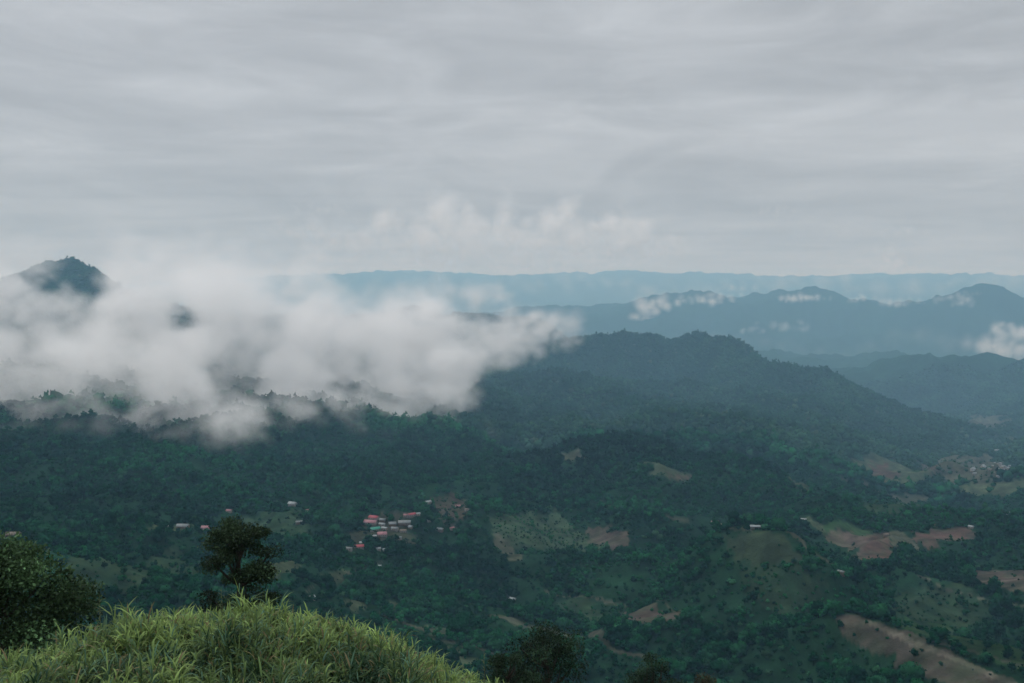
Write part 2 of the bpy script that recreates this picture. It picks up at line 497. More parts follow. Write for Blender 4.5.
for line, wpx in (([(488, 616), (515, 621), (545, 630), (580, 638), (612, 650), (645, 656)], 2.2), ([(545, 592), (590, 597), (640, 602), (690, 611)], 1.1), ([(306, 592), (330, 582), (352, 572), (384, 560)], 1.3),
                  ([(786, 531), (806, 547), (830, 563), (856, 576)], 1.0), ([(368, 541), (372, 533), (378, 526)], 1.1), ([(700, 528), (730, 529), (752, 530)], 1.2), ([(430, 640), (466, 646), (505, 655)], 1.2),
                  ([(600, 500), (640, 512), (690, 520), (712, 524)], 0.8), ([(880, 572), (930, 580), (985, 600), (1030, 606)], 1.0), ([(380, 612), (402, 622), (436, 632)], 1.3), ([(930, 640), (975, 652), (1030, 668)], 1.0),
                  ([(840, 478), (880, 492), (930, 497), (960, 492)], 0.8)):
    FIELDS.append((TAN, [(u, v - wpx) for u, v in line] + [(u, v + wpx) for u, v in reversed(line)], 0.12))      # dirt tracks
FW = []
for c, poly, cover in FIELDS:
    rr0 = 500
    pts = np.array([at(u, v, rr0)[:2] for u, v in poly])
    FW.append((np.array(c) * np.array((0.40, 0.44, 0.46)), pts, cover))


def inside(px_, py_, poly):
    ins = np.zeros(px_.shape, bool)
    n_ = len(poly)
    for i in range(n_):
        x1, y1 = poly[i]; x2, y2 = poly[(i + 1) % n_]
        c = ((y1 > py_) != (y2 > py_)) & (px_ < (x2 - x1) * (py_ - y1) / (y2 - y1 + 1e-9) + x1)
        ins ^= c
    return ins


def field_of(x, y):
    """index of the field at a point (-1: none), its outline made ragged"""
    r = np.hypot(x, y)
    jx = x + 0.005 * r * perlin(x / 16 + 3, y / 16) + 0.006 * r * perlin(x / 60, y / 60 + 7)
    jy = y + 0.012 * r * perlin(x / 18, y / 18 + 40) + 0.012 * r * perlin(x / 70, y / 70 + 90)
    idx = np.full(x.shape, -1)
    for i, (_, poly, _c) in enumerate(FW):
        lo = poly.min(0) - 60; hi = poly.max(0) + 60
        k = np.nonzero((x > lo[0]) & (x < hi[0]) & (y > lo[1]) & (y < hi[1]))[0]
        if len(k):
            m_ = inside(x[k], y[k], poly) if _c == 0.12 else inside(jx[k], jy[k], poly)
            idx[k[m_]] = i
    return idx


# ------------------------------------------------------------------ where the houses stand
VIL = 'houses of the hill village'
OUT = 'houses scattered round the valley'
HOUSES = [
    (374, 517.5, 10, 'red', 'bright red roofed house topmost in the close cluster of the hill village', VIL), (370.5, 522, 13, 'pink', 'long faded red roofed house directly below the bright red roof', VIL),
    (382.5, 519.5, 6, 'grey', 'small grey roofed house touching the bright red roof on its right', VIL), (382, 524, 6, 'white', 'small white roofed house just above the pale house beside the teal roof', VIL),
    (374.5, 529, 11, 'teal', 'house with bright teal green roof in the middle of the village', VIL), (384.5, 528, 6, 'white', 'pale roofed house close beside the teal green roof on its right', VIL),
    (382, 534, 9, 'pink', 'faded pink roofed house below and right of the teal roof', VIL), (374, 536, 5, 'white', 'narrow white roofed house straight below the teal roof', VIL),
    (367.5, 539.5, 6, 'white', 'pale roofed house between the teal roof and the lowest red roof', VIL), (362, 543, 4.5, 'white', 'small white roofed house just above the lowest red roof', VIL),
    (359, 546.5, 9, 'red', 'lowest red roofed house at the foot of the village', VIL), (349, 548.5, 6, 'grey', 'grey roofed house standing left of the lowest red roof', VIL),
    (378.5, 548.5, 4, 'white', 'tiny white hut below the village cluster, left one of a pair', VIL), (385, 550, 4, 'white', 'tiny white hut below the village cluster, right one of a pair', VIL),
    (392.5, 523.5, 7, 'grey', 'zinc roofed house left of the longest grey roof in the village', VIL), (395, 528.5, 7, 'grey', 'dull grey roofed house just below its zinc roofed neighbour', VIL),
    (404.5, 522.5, 12, 'grey', 'longest grey roofed house at the right of the village cluster', VIL), (410.5, 526.5, 4, 'white', 'little white roof at the right end of the longest grey roof', VIL),
    (403, 530.5, 6, 'tan', 'brownish roofed house under the longest grey roof', VIL), (411.5, 514.5, 8, 'red', 'red roofed house set apart above the longest grey roof', VIL),
    (406, 515, 4.5, 'pink', 'small pinkish roof touching the left of the set apart red roof', VIL), (418, 513.5, 4, 'white', 'small white roof touching the right of the set apart red roof', VIL),
    (428, 501.5, 6, 'white', 'white roofed house alone above the village at the brown hillside', VIL), (429, 519.5, 4, 'white', 'tiny white hut at the foot of the brown hillside', VIL),
    (399, 537.5, 5, 'grey', 'grey hut below the brownish roofed house', VIL), (403.5, 544, 6, 'tan', 'brown roofed hut on bare ground lowest at the right of the village', VIL),
    (439, 529, 8, 'grey', 'long grey green shed below the brown hillside', VIL), (452, 528, 4.5, 'pink', 'small pinkish hut right of the long grey green shed', VIL),
    (458, 506, 4.5, 'pink', 'small pink roofed hut high on the brown hillside', VIL), (467, 509, 4, 'tan', 'small brown hut at the right end of the brown hillside', VIL),
    (378, 566.5, 6, 'white', 'lone white hut in the scrub below the village', OUT), (292.5, 503.5, 8, 'white', 'white roofed house alone in the woods left of the village', OUT),
    (308, 510, 4.5, 'pink', 'pink house right of the lone white roof in the woods', OUT), (299, 522, 6, 'grey', 'grey hut in the clearing below the lone white roof in the woods', OUT),
    (229, 510.5, 5, 'pink', 'pinkish hut just above the top of the narrow dark tree', OUT), (166, 526.5, 5, 'white', 'small white house at the left end of the long pale grey roof', OUT),
    (183, 526.5, 11, 'grey', 'very long pale grey roofed house in the woods above the grassy hill', OUT), (206, 528, 8, 'pink', 'pinkish white roofed house just left of the narrow dark tree', OUT),
    (312, 597.5, 5, 'white', 'lone white hut low down behind the grassy crest', OUT), (13, 535, 12, 'tan', 'brownish long roof just above the dome shaped tree', OUT),
    (715, 522, 7, 'pink', 'pinkish white house left of the long white shed on the knoll', OUT), (725.5, 525.5, 9, 'tan', 'brown roofed house between the pinkish house and the knoll shed', OUT),
    (803, 519.5, 6, 'white', 'white roofed hut at the top of the green strip field', OUT), (841, 572.5, 6, 'grey', 'grey roofed hut in the woods below the red soil field', OUT),
    (512.5, 599, 6, 'white', 'lone white hut in the green valley above the rounded dark treetop', OUT), (971, 526.5, 4.5, 'white', 'white hut at the upper right end of the red soil fields', OUT),
    (1008, 512, 4.5, 'white', 'white hut in the dark woods above the right soil terrace', OUT), (997, 449, 4, 'white', 'single white house beyond the small far valley town', OUT),
    (972.5, 469.5, 3.6, 'white', 'white house at the left end of the far valley town', OUT), (886, 534.5, 4.5, 'tan', 'brown hut on the upper edge of the red soil field', OUT),
]
HOUSE_SPOTS = [(h, at(h[0], h[1] + 1.6)) for h in HOUSES]
SHED_SPOT = at(756.5, 528.5)
tr0 = np.random.default_rng(9)
TOWN = [(993, 473), (998, 470), (1001, 467)] + [(float(a), float(b)) for a, b in zip(tr0.uniform(972, 1010, 30), tr0.normal(470, 3.8, 30))]
TOWN_SPOTS = [(t, at(*t)) for t in TOWN]
HP = np.array([p for _, p in HOUSE_SPOTS] + [SHED_SPOT] + [p for _, p in TOWN_SPOTS])
HL = np.array([max(5.0, h[2] * math.hypot(*p[:2]) / F) for h, p in HOUSE_SPOTS] + [17.0] + [13.0] * len(TOWN_SPOTS))


def near_house(x, y):
    """true where a tree would stand in a yard or right before a house"""
    bad = np.zeros(x.shape, bool)
    for p, l in zip(HP, HL):
        k = np.nonzero((np.abs(x - p[0]) < 60) & (np.abs(y - p[1]) < 60))[0]
        if not len(k): continue
        d = math.hypot(p[0], p[1]); f = np.array([-p[0], -p[1]]) / d
        ax = (x[k] - p[0]) * f[0] + (y[k] - p[1]) * f[1]
        lat = np.abs((x[k] - p[0]) * -f[1] + (y[k] - p[1]) * f[0])
        bad[k] |= (ax > -6) & (ax < 21) & (lat < l * 0.5 + 1)
    return bad


# ground colours
FLD = field_of(fx, fy)
tint = np.empty((fx.size, 3))
big = perlin(fx / 700 + 2, fy / 700) * 0.5 + perlin(fx / 230, fy / 230 + 9) * 0.5
tint[:] = (0.010, 0.034, 0.017)
tint *= (1 + 0.45 * big)[:, None]
near = np.hypot(fx, fy) < 600
tint[near] = (0.022, 0.034, 0.016)
for i, (c, _, _c) in enumerate(FW):
    k = FLD == i
    wear = np.clip(0.5 + 0.9 * perlin(fx[k] / 30 + 3, fy[k] / 30) + 0.7 * perlin(fx[k] / 11, fy[k] / 9 + 5), 0, 1)[:, None]
    green = np.array((0.036, 0.055, 0.028))
    tint[k] = (c * wear + (0.45 * c + 0.55 * green) * (1 - wear)) * (1 + 0.35 * perlin(fx[k] / 37, fy[k] / 14))[:, None]
nr, ntH = GX.shape
ii = np.arange((nr - 1) * ntH).reshape(nr - 1, ntH)
a_ = ii[:, :-1].ravel(); b_ = ii[:, 1:].ravel()
quads = np.stack([a_, b_, b_ + ntH, a_ + ntH], 1)[:, ::-1]
ground = mesh_np('ground', np.stack([fx, fy, GZ.ravel()], 1), quads, M_GROUND, attrs={'tint': ('POINT', tint)}, smooth=True)
tag(ground, kind='structure')

# ------------------------------------------------------------------ haze
M_HAZE = bpy.data.materials.new('haze_air')
M_HAZE.use_nodes = True
hg = G(M_HAZE.node_tree)
M_HAZE.node_tree.nodes.clear()
hv = hg.n('ShaderNodeVolumePrincipled', {'Color': (0.39, 0.71, 1.0, 1), 'Density': 5.5e-5, 'Anisotropy': 0.05, 'Density Attribute': '', 'Absorption Color': (1, 1, 1, 1)})
ho = hg.n('ShaderNodeOutputMaterial', {'Volume': hv.outputs[0]})
zlo = GZ.min() - 1; zhi = max(GZ.max(), 0) + 30
X0, X1, Y0, Y1 = -30000, 30000, -4000, 42000
hz = mesh_np('haze', [(x, y, z) for z in (zlo, zhi) for y in (Y0, Y1) for x in (X0, X1)],
             [(0, 2, 3, 1), (4, 5, 7, 6), (0, 1, 5, 4), (2, 6, 7, 3), (0, 4, 6, 2), (1, 3, 7, 5)], M_HAZE)
tag(hz, kind='stuff')

# ================================================================== FOREST
def ico(level):
    t = (1 + 5 ** 0.5) / 2
    v = [(-1, t, 0), (1, t, 0), (-1, -t, 0), (1, -t, 0), (0, -1, t), (0, 1, t), (0, -1, -t), (0, 1, -t), (t, 0, -1), (t, 0, 1), (-t, 0, -1), (-t, 0, 1)]
    f = [(0, 11, 5), (0, 5, 1), (0, 1, 7), (0, 7, 10), (0, 10, 11), (1, 5, 9), (5, 11, 4), (11, 10, 2), (10, 7, 6), (7, 1, 8),
         (3, 9, 4), (3, 4, 2), (3, 2, 6), (3, 6, 8), (3, 8, 9), (4, 9, 5), (2, 4, 11), (6, 2, 10), (8, 6, 7), (9, 8, 1)]
    v = [np.array(p) / np.linalg.norm(p) for p in v]
    for _ in range(level):
        mid = {}; nf = []
        def mp(a, b):
            k = (min(a, b), max(a, b))
            if k not in mid:
                p = v[a] + v[b]; v.append(p / np.linalg.norm(p)); mid[k] = len(v) - 1
            return mid[k]
        for a, b, c in f:
            ab, bc, ca = mp(a, b), mp(b, c), mp(c, a)
            nf += [(a, ab, ca), (b, bc, ab), (c, ca, bc), (ab, bc, ca)]
        f = nf
    return np.array(v), np.array(f)


def rot_rand(r, n_):
    q = r.normal(size=(n_, 4)); q /= np.linalg.norm(q, axis=1)[:, None]
    w, x, y, z = q.T
    return np.stack([1 - 2 * (y * y + z * z), 2 * (x * y - z * w), 2 * (x * z + y * w), 2 * (x * y + z * w), 1 - 2 * (x * x + z * z), 2 * (y * z - x * w),
                     2 * (x * z - y * w), 2 * (y * z + x * w), 1 - 2 * (x * x + y * y)], 1).reshape(-1, 3, 3)


def crown_template(r, nb, level, nleaf, tall=1.0, leaf=0.16):
    """a crown of radius about 1 standing on its origin: foliage masses on a dome plus loose leaf sprays; returns verts, tris, shade per vertex"""
    iv, if_ = ico(level)
    V, Fc, S = [], [], []
    nv = 0
    cen = []
    for k in range(nb):
        a = r.uniform(0, 2 * math.pi); h = r.uniform(0.0, 1.0)
        rad = (0.62 * math.sqrt(1 - (h * 0.9) ** 2)) * r.uniform(0.55, 1.1) if nb > 1 else 0
        c = np.array([math.cos(a) * rad, math.sin(a) * rad, (0.55 + 0.75 * h) * tall if nb > 1 else 0.75 * tall])
        s = r.uniform(0.34, 0.58) if nb > 1 else 0.95
        d = iv * (1 + 0.22 * r.normal(size=(len(iv), 1)))
        p = d * s * np.array([1, 1, 0.78]) + c
        V.append(p); Fc.append(if_ + nv); nv += len(p)
        S.append(np.full(len(p), r.uniform(0.75, 1.3)) * r.uniform(0.85, 1.15, len(p)))
        cen.append((c, s))
    if nleaf:
        k = r.integers(0, nb, nleaf)
        d = r.normal(size=(nleaf, 3)); d /= np.linalg.norm(d, axis=1)[:, None]
        d[:, 2] = np.abs(d[:, 2]) * np.where(r.random(nleaf) < 0.8, 1, -1)
        c = np.array([cen[i][0] for i in k]) + d * np.array([cen[i][1] for i in k])[:, None] * r.uniform(0.85, 1.22, (nleaf, 1))
        tri = np.array([(-1, -0.5, 0), (1, -0.5, 0), (0.1, 1.1, 0.25)]) * leaf
        R = rot_rand(r, nleaf)
        p = np.einsum('nij,kj->nki', R, tri) * r.uniform(0.5, 1.2, (nleaf, 1, 1)) + c[:, None]
        V.append(p.reshape(-1, 3)); Fc.append(np.arange(nleaf * 3).reshape(-1, 3) + nv); nv += nleaf * 3
        S.append(np.repeat(r.uniform(0.6, 1.6, nleaf), 3))
    # a short trunk
    n3 = 5; tr = []
    for z, q in ((-0.5, 0.09), (0.8 * tall, 0.05)):
        tr += [(math.cos(2 * math.pi * i / n3) * q, math.sin(2 * math.pi * i / n3) * q, z) for i in range(n3)]
    tf = []
    for i in range(n3):
        j = (i + 1) % n3
        tf += [(i, j, n3 + j), (i, n3 + j, n3 + i)]
    V.append(np.array(tr)); Fc.append(np.array(tf) + nv); S.append(np.full(len(tr), 0.5))
    return np.concatenate(V), np.concatenate(Fc), np.concatenate(S)


def sow(rmin, rmax, s, half):
    """jittered grid of standing places between two ranges"""
    xs = np.arange(-rmax * math.sin(half), rmax * math.sin(half), s); ys = np.arange(rmin * 0.8, rmax, s)
    X, Y = np.meshgrid(xs, ys)
    X = X + rng.uniform(-0.5, 0.5, X.shape) * s; Y = Y + rng.uniform(-0.5, 0.5, Y.shape) * s
    X = X.ravel(); Y = Y.ravel()
    R_ = np.hypot(X, Y)
    k = (R_ > rmin) & (R_ < rmax) & (np.abs(np.arctan2(X, Y)) < half)
    X, Y = X[k], Y[k]
    Z = ground_z(X, Y)
    k = hidden_depth(X, Y, Z) < 30 + 0.006 * np.hypot(X, Y)
    return X[k], Y[k], Z[k]


def tree_cover(X, Y):
    """keep probability and size factor of trees at each place"""
    f = field_of(X, Y)
    cov = np.array([c for _, _, c in FW] + [1.0])[f]
    gap = 0.6 * perlin(X / 95 + 5, Y / 95 + 2) + 0.4 * perlin(X / 36 + 1, Y / 36 + 6)
    lowland = sstep(2300, 1500, np.hypot(X, Y))
    keep = np.where(f >= 0, cov, np.where(gap > 0.30 - 0.10 * lowland, 0.35, 0.97))
    rr_ = np.hypot(X, Y)                                 # a lower brushy edge on the downhill side of clearings
    f2 = np.maximum(field_of(X * (1 + 11 / rr_), Y * (1 + 11 / rr_)), field_of(X * (1 + 22 / rr_), Y * (1 + 22 / rr_)))
    edge = (f < 0) & (f2 >= 0) & (np.array([c for _, _, c in FW] + [1.0])[f2] < 0.2)
    keep = np.where(edge, 0.55, keep)
    size = np.where(f >= 0, 0.62, np.where(edge, 0.5, 1.0)) * (1 - 0.3 * lowland * (gap > 0.0))
    return keep, size, f


HALF = math.radians(30.5)
bands = [(640, 1500, 7.6), (1500, 2900, 8.8), (2900, 5400, 13.0), (5400, 9800, 15.0)]
TX, TY, TZ, TS, TBAND = [], [], [], [], []
for bi, (r0, r1, s) in enumerate(bands):
    X, Y, Z = sow(r0, r1, s, HALF)
    keep, size, f = tree_cover(X, Y)
    k = (rng.random(len(X)) < keep) & ~near_house(X, Y)
    X, Y, Z, size = X[k], Y[k], Z[k], size[k]
    sz = s * 0.60 * np.clip(np.exp(rng.normal(0, 0.38, len(X))), 0.45, 2.1) * size
    TX.append(X); TY.append(Y); TZ.append(Z); TS.append(sz); TBAND.append(np.full(len(X), min(bi, 2)))
TX, TY, TZ, TS, TBAND = (np.concatenate(a) for a in (TX, TY, TZ, TS, TBAND))
# orchard rows on the pale terraces
for fi, sp in ((1, 8.5), (4, 9.5)):
    poly = FW[fi][1]; lo, hi = poly.min(0), poly.max(0)
    X, Y = np.meshgrid(np.arange(lo[0], hi[0], sp), np.arange(lo[1], hi[1], sp * 1.2))
    X = X.ravel() + rng.normal(0, 2.2, X.size); Y = Y.ravel() + rng.normal(0, 2.2, Y.size)
    k = (field_of(X, Y) == fi) & (rng.random(len(X)) < 0.8)
    TX = np.append(TX, X[k]); TY = np.append(TY, Y[k]); TZ = np.append(TZ, ground_z(X[k], Y[k])); TS = np.append(TS, rng.uniform(1.2, 2.6, k.sum())); TBAND = np.append(TBAND, np.zeros(k.sum()))
TR = np.hypot(TX, TY)
NT = len(TX)
lowf = perlin(TX / 420 + 31, TY / 420) * 0.6 + perlin(TX / 150, TY / 150 + 17) * 0.5
u_ = rng.random(NT)
TC = np.empty((NT, 3))
TC[:] = (0.009, 0.034, 0.017)
stand = perlin(TX / 260 + 3, TY / 260 + 61) + 0.5 * perlin(TX / 90, TY / 90 + 7) + rng.normal(0, 0.18, NT)     # kinds of wood stand together
TC[stand < -0.30] = (0.005, 0.022, 0.012)
TC[stand > 0.22] = (0.021, 0.055, 0.025)
TC[u_ > 0.84] = (0.026, 0.057, 0.027)
TC[u_ > 0.96] = (0.052, 0.068, 0.040)
TC[u_ > 0.992] = (0.060, 0.058, 0.035)
TC[(u_ > 0.4) & (u_ < 0.5)] = (0.004, 0.017, 0.010)
TC *= np.minimum(1.7, np.exp(0.70 * lowf + rng.normal(0, 0.20, NT)))[:, None]
HC = unproj(612, 440, far_range(2420)); hd = np.hypot((TX - HC[0]) / 420, (TY - HC[1]) / 330)
TC *= (1 - 0.45 * sstep(1.25, 0.7, hd))[:, None]          # old dark wood on the rounded middle hill
TC[TR > 3200] = 0.45 * TC[TR > 3200] + 0.55 * np.array((0.017, 0.052, 0.026)) * np.exp(0.5 * lowf[TR > 3200])[:, None]
TC[TR < 3200] *= np.array((0.36, 1.0, 0.78))

px_size = TS / TR
inview = np.abs(np.arctan2(TX, TY)) < math.radians(27.4)
vis = inview & (hidden_depth(TX, TY, TZ + 2 * TS) < 0) & ((TZ + TS) / TR > -0.40)
order = np.argsort(-np.where(vis, px_size, 0))[:290]
single = np.zeros(NT, bool); single[order] = True

tr_ = np.random.default_rng(21)
TPL = {0: [crown_template(tr_, 6, 0, 26, t, 0.2) for t in (0.9, 1.0, 1.15, 1.3)],
       1: [crown_template(tr_, 3, 0, 12, t, 0.26) for t in (0.9, 1.1, 1.3)],
       2: [crown_template(tr_, 1, 0, 5, t, 0.4) for t in (0.9, 1.05, 1.2)]}
FV, FF, FC = [], [], []
nv0 = 0
for bi, tl in TPL.items():
    for ti, (v, f, s) in enumerate(tl):
        k = np.nonzero((TBAND == bi) & ~single & (np.arange(NT) % len(tl) == ti))[0]
        n_ = len(k)
        a = rng.uniform(0, 2 * math.pi, n_); c, s_ = np.cos(a), np.sin(a)
        sc_ = TS[k][:, None]; zs = sc_ * rng.uniform(0.85, 1.25, (n_, 1))
        x = (v[:, 0] * c[:, None] - v[:, 1] * s_[:, None]) * sc_ + TX[k][:, None]
        y = (v[:, 0] * s_[:, None] + v[:, 1] * c[:, None]) * sc_ + TY[k][:, None]
        z = v[:, 2] * zs + TZ[k][:, None] - 0.1 * sc_
        FV.append(np.stack([x, y, z], 2).reshape(-1, 3).astype(np.float32))
        FF.append((f[None] + (np.arange(n_) * len(v))[:, None, None] + nv0).reshape(-1, 3).astype(np.int32))
        FC.append((TC[k][:, None] * s[None, :, None]).reshape(-1, 3).astype(np.float32))
        nv0 += n_ * len(v)
FV, FF, FC = np.concatenate(FV), np.concatenate(FF), np.concatenate(FC)
forest = mesh_np('forest', FV, FF, M_FOREST, attrs={'tint': ('POINT', FC)})
tag(forest, 'dense dark green forest covering the valley slopes and ridges', 'forest', kind='stuff')
print('forest', NT, 'trees', len(FF), 'faces')
del FV, FF, FC

# the nearest forest trees, one object each
NEAR_TPL = []
for q in range(8):
    v, f, s = crown_template(tr_, 12, 1, 220, (0.9, 1.0, 1.1, 1.25)[q % 4], 0.13)
    colr = np.array([(0.009, 0.034, 0.017), (0.005, 0.022, 0.012), (0.020, 0.053, 0.025), (0.030, 0.056, 0.030)][(q * 3) % 4]) * np.array((0.36, 1.0, 0.78))
    o = mesh_np('forest_tree', v, f, M_FOREST, attrs={'tint': ('POINT', colr * s[:, None])}, link=False)
    NEAR_TPL.append(o)
for n_, k in enumerate(order):
    src = NEAR_TPL[n_ % 8]
    o = src.copy() if n_ >= 8 else src
    COL.objects.link(o)
    o.location = (TX[k], TY[k], TZ[k] - 0.1 * TS[k])
    o.scale = (TS[k], TS[k], TS[k] * random.uniform(0.9, 1.2))
    o.rotation_euler = (0, 0, random.uniform(0, 6.28))
    tag(o, 'rounded dark green broadleaf tree among the nearest woods of the valley below the grassy hill', 'tree', 'nearest forest trees of the valley')

# ================================================================== HOUSES
def roof_paint(name, col, rough=0.55):
    return plain_material(name, col, rough, 0.3, 0.22, 0.35)


PAINT = {
    'red': roof_paint('red_roofing', (0.27, 0.05, 0.06)), 'pink': roof_paint('faded_red_roofing', (0.26, 0.12, 0.13)), 'teal': roof_paint('teal_roofing', (0.025, 0.20, 0.14)),
    'white': roof_paint('white_roofing', (0.23, 0.26, 0.26)), 'grey': roof_paint('zinc_roofing', (0.14, 0.16, 0.16)), 'tan': roof_paint('thatch_roofing', (0.15, 0.125, 0.10), 0.9),
    'wall': plain_material('plaster_wall', (0.20, 0.19, 0.175), 0.9, 0.1, 0.15, 0.5), 'wood': plain_material('timber_wall', (0.12, 0.09, 0.065), 0.9, 0.1, 0.25, 0.8), 'dark': plain_material('dark_opening', (0.02, 0.02, 0.02), 0.6, 0.3, 0.2, 1.0),
}


def box_v(x0, x1, y0, y1, z0, z1):
    V = [(x, y, z) for z in (z0, z1) for y in (y0, y1) for x in (x0, x1)]
    return V, [(0, 2, 3, 1), (4, 5, 7, 6), (0, 1, 5, 4), (2, 6, 7, 3), (0, 4, 6, 2), (1, 3, 7, 5)]


def gable(l, w, z0, rise, over, th=0.18):
    """two roof slabs with thickness and closed ends"""
    L2 = l / 2 + over; W2 = w / 2 + over; zo = z0 - over * rise / (w / 2)
    prof = [(-W2, zo), (0, z0 + rise), (W2, zo), (W2, zo + th), (0, z0 + rise + th * 1.3), (-W2, zo + th)]
    V = [(x, y, z) for x in (-L2, L2) for y, z in prof]
    Q = [(0, 1, 7, 6), (1, 2, 8, 7), (2, 3, 9, 8), (3, 4, 10, 9), (4, 5, 11, 10), (5, 0, 6, 11), (0, 5, 4, 1), (1, 4, 3, 2), (6, 7, 10, 11), (7, 8, 9, 10)]
    return V, Q


def house(spec, seed):
    (u, v, wpx, col, label, grp), pos = spec
    r = random.Random(seed)
    d = math.hypot(pos[0], pos[1])
    l = max(5.0, wpx * d / F); w = min(max(4.2, l * r.uniform(0.5, 0.72)), 10.0); h = r.uniform(2.7, 3.4)
    root = empty('house', tuple(pos)); tag(root, label, 'house', grp)
    root.rotation_euler = (0, 0, -math.atan2(pos[0], pos[1]) + r.uniform(-0.65, 0.65))
    V, Q = box_v(-l / 2, l / 2, -w / 2, w / 2, -2.5, h)
    wl = mesh_np('wall', V, Q, PAINT['wood' if col in ('tan', 'grey') and r.random() < 0.6 else 'wall'], root)
    rise = w * r.uniform(0.24, 0.34)
    V, Q = gable(l, w, h, rise, 0.6)
    mesh_np('roof', V, Q, PAINT[col], root)
    # gable walls up to the ridge, then a door and windows on the valley side
    V = []; Q = []
    for sx in (-1, 1):
        n0 = len(V)
        V += [(sx * (l / 2 - 0.02), -w / 2 + 0.05, h), (sx * (l / 2 - 0.02), w / 2 - 0.05, h), (sx * (l / 2 - 0.02), 0, h + rise - 0.06), (sx * (l / 2 - 0.12), 0, h + rise - 0.06)]
        Q += [(n0, n0 + 1, n0 + 2, n0 + 3)]
    mesh_np('gable_wall', V, Q, PAINT['wall'], root)
    nwin = max(1, int(l / 3.5))
    for i in range(nwin):
        x = -l / 2 + (i + 0.7) * l / (nwin + 0.4)
        if i == nwin // 2:
            V, Q = box_v(x - 0.5, x + 0.5, -w / 2 - 0.04, -w / 2 + 0.02, 0.05, 2.1); mesh_np('door', V, Q, PAINT['wood'], root)
        else:
            V, Q = box_v(x - 0.55, x + 0.55, -w / 2 - 0.04, -w / 2 + 0.02, 0.95, 2.0); mesh_np('window', V, Q, PAINT['dark'], root)
    return root


for i, sp_ in enumerate(HOUSE_SPOTS):
    house(sp_, 40 + i)

# the open shed on top of the bare knoll
pos = SHED_SPOT
root = empty('shed', tuple(pos)); tag(root, 'long white roofed open shed on posts at the top of the bare grassy knoll', 'shed')
root.rotation_euler = (0, 0, -math.atan2(pos[0], pos[1]) + 0.08)
l, w = 15.5, 6.5
V, Q = gable(l, w, 3.0, 1.3, 0.5); mesh_np('roof', V, Q, PAINT['white'], root)
for sx in (-1, -0.34, 0.34, 1):
    for sy in (-1, 1):
        V, Q = box_v(sx * (l / 2 - 0.3) - 0.14, sx * (l / 2 - 0.3) + 0.14, sy * (w / 2 - 0.2) - 0.14, sy * (w / 2 - 0.2) + 0.14, -2, 3.05)
        mesh_np('post', V, Q, PAINT['wall'], root)
V, Q = box_v(-l / 2 + 0.5, -l / 2 + 5.0, -w / 2 + 0.6, w / 2 - 0.4, -2, 2.7); mesh_np('wall', V, Q, PAINT['wall'], root)
V, Q = box_v(-l / 2 + 5.01, l / 2 - 0.5, w / 2 - 0.55, w / 2 - 0.4, -2, 2.4); mesh_np('back_wall', V, Q, PAINT['wood'], root)

# the small town far down the valley: each house a few pixels
town_tpl = []
for k, c in enumerate(('white', 'white', 'grey', 'tan', 'white')):
    l, w, h = (13, 9, 4.5)[0] + k, 9.5, 4.0 + (k % 2) * 2.5
    V, Q = box_v(-l / 2, l / 2, -w / 2, w / 2, -3, h); V2, Q2 = gable(l, w, h, 2.6, 0.6)
    Q = Q + [tuple(i + 8 for i in q) for q in Q2]
    o = mesh_np('town_house', V + V2, Q, [PAINT['wall'], PAINT[c]], link=False)
    mi = np.zeros(len(Q), np.int32); mi[6:] = 1
    o.data.polygons.foreach_set('material_index', mi)
    town_tpl.append(o)
used_t = set()
for i, ((u, v), p) in enumerate(TOWN_SPOTS):
    k = i % 5
    o = town_tpl[k] if k not in used_t else town_tpl[k].copy()
    used_t.add(k)
    COL.objects.link(o)
    o.location = tuple(p); o.rotation_euler = (0, 0, random.uniform(-0.8, 0.8))
    s_ = random.uniform(0.5, 0.95); o.scale = (s_, s_, s_)
    tag(o, 'tiny pale house in the small town far down the right hand valley', 'house', 'houses of the far valley town')

# ================================================================== THE LOOK-OUT HILL
def tube(pts, rads, nseg=7):
    """tapered limb along a line of points"""
    pts = np.asarray(pts, float); n_ = len(pts)
    V = []
    for i in range(n_):
        t = pts[min(i + 1, n_ - 1)] - pts[max(i - 1, 0)]; t /= np.linalg.norm(t) + 1e-9
        a = np.cross(t, (0.31, 0.95, 0.1)); a /= np.linalg.norm(a); b = np.cross(t, a)
        for k in range(nseg):
            an = 2 * math.pi * k / nseg
            V.append(pts[i] + rads[i] * (math.cos(an) * a + math.sin(an) * b))
    Q = []
    for i in range(n_ - 1):
        for k in range(nseg):
            k2 = (k + 1) % nseg
            Q.append((i * nseg + k, i * nseg + k2, (i + 1) * nseg + k2, (i + 1) * nseg + k))
    return np.array(V), np.array(Q)


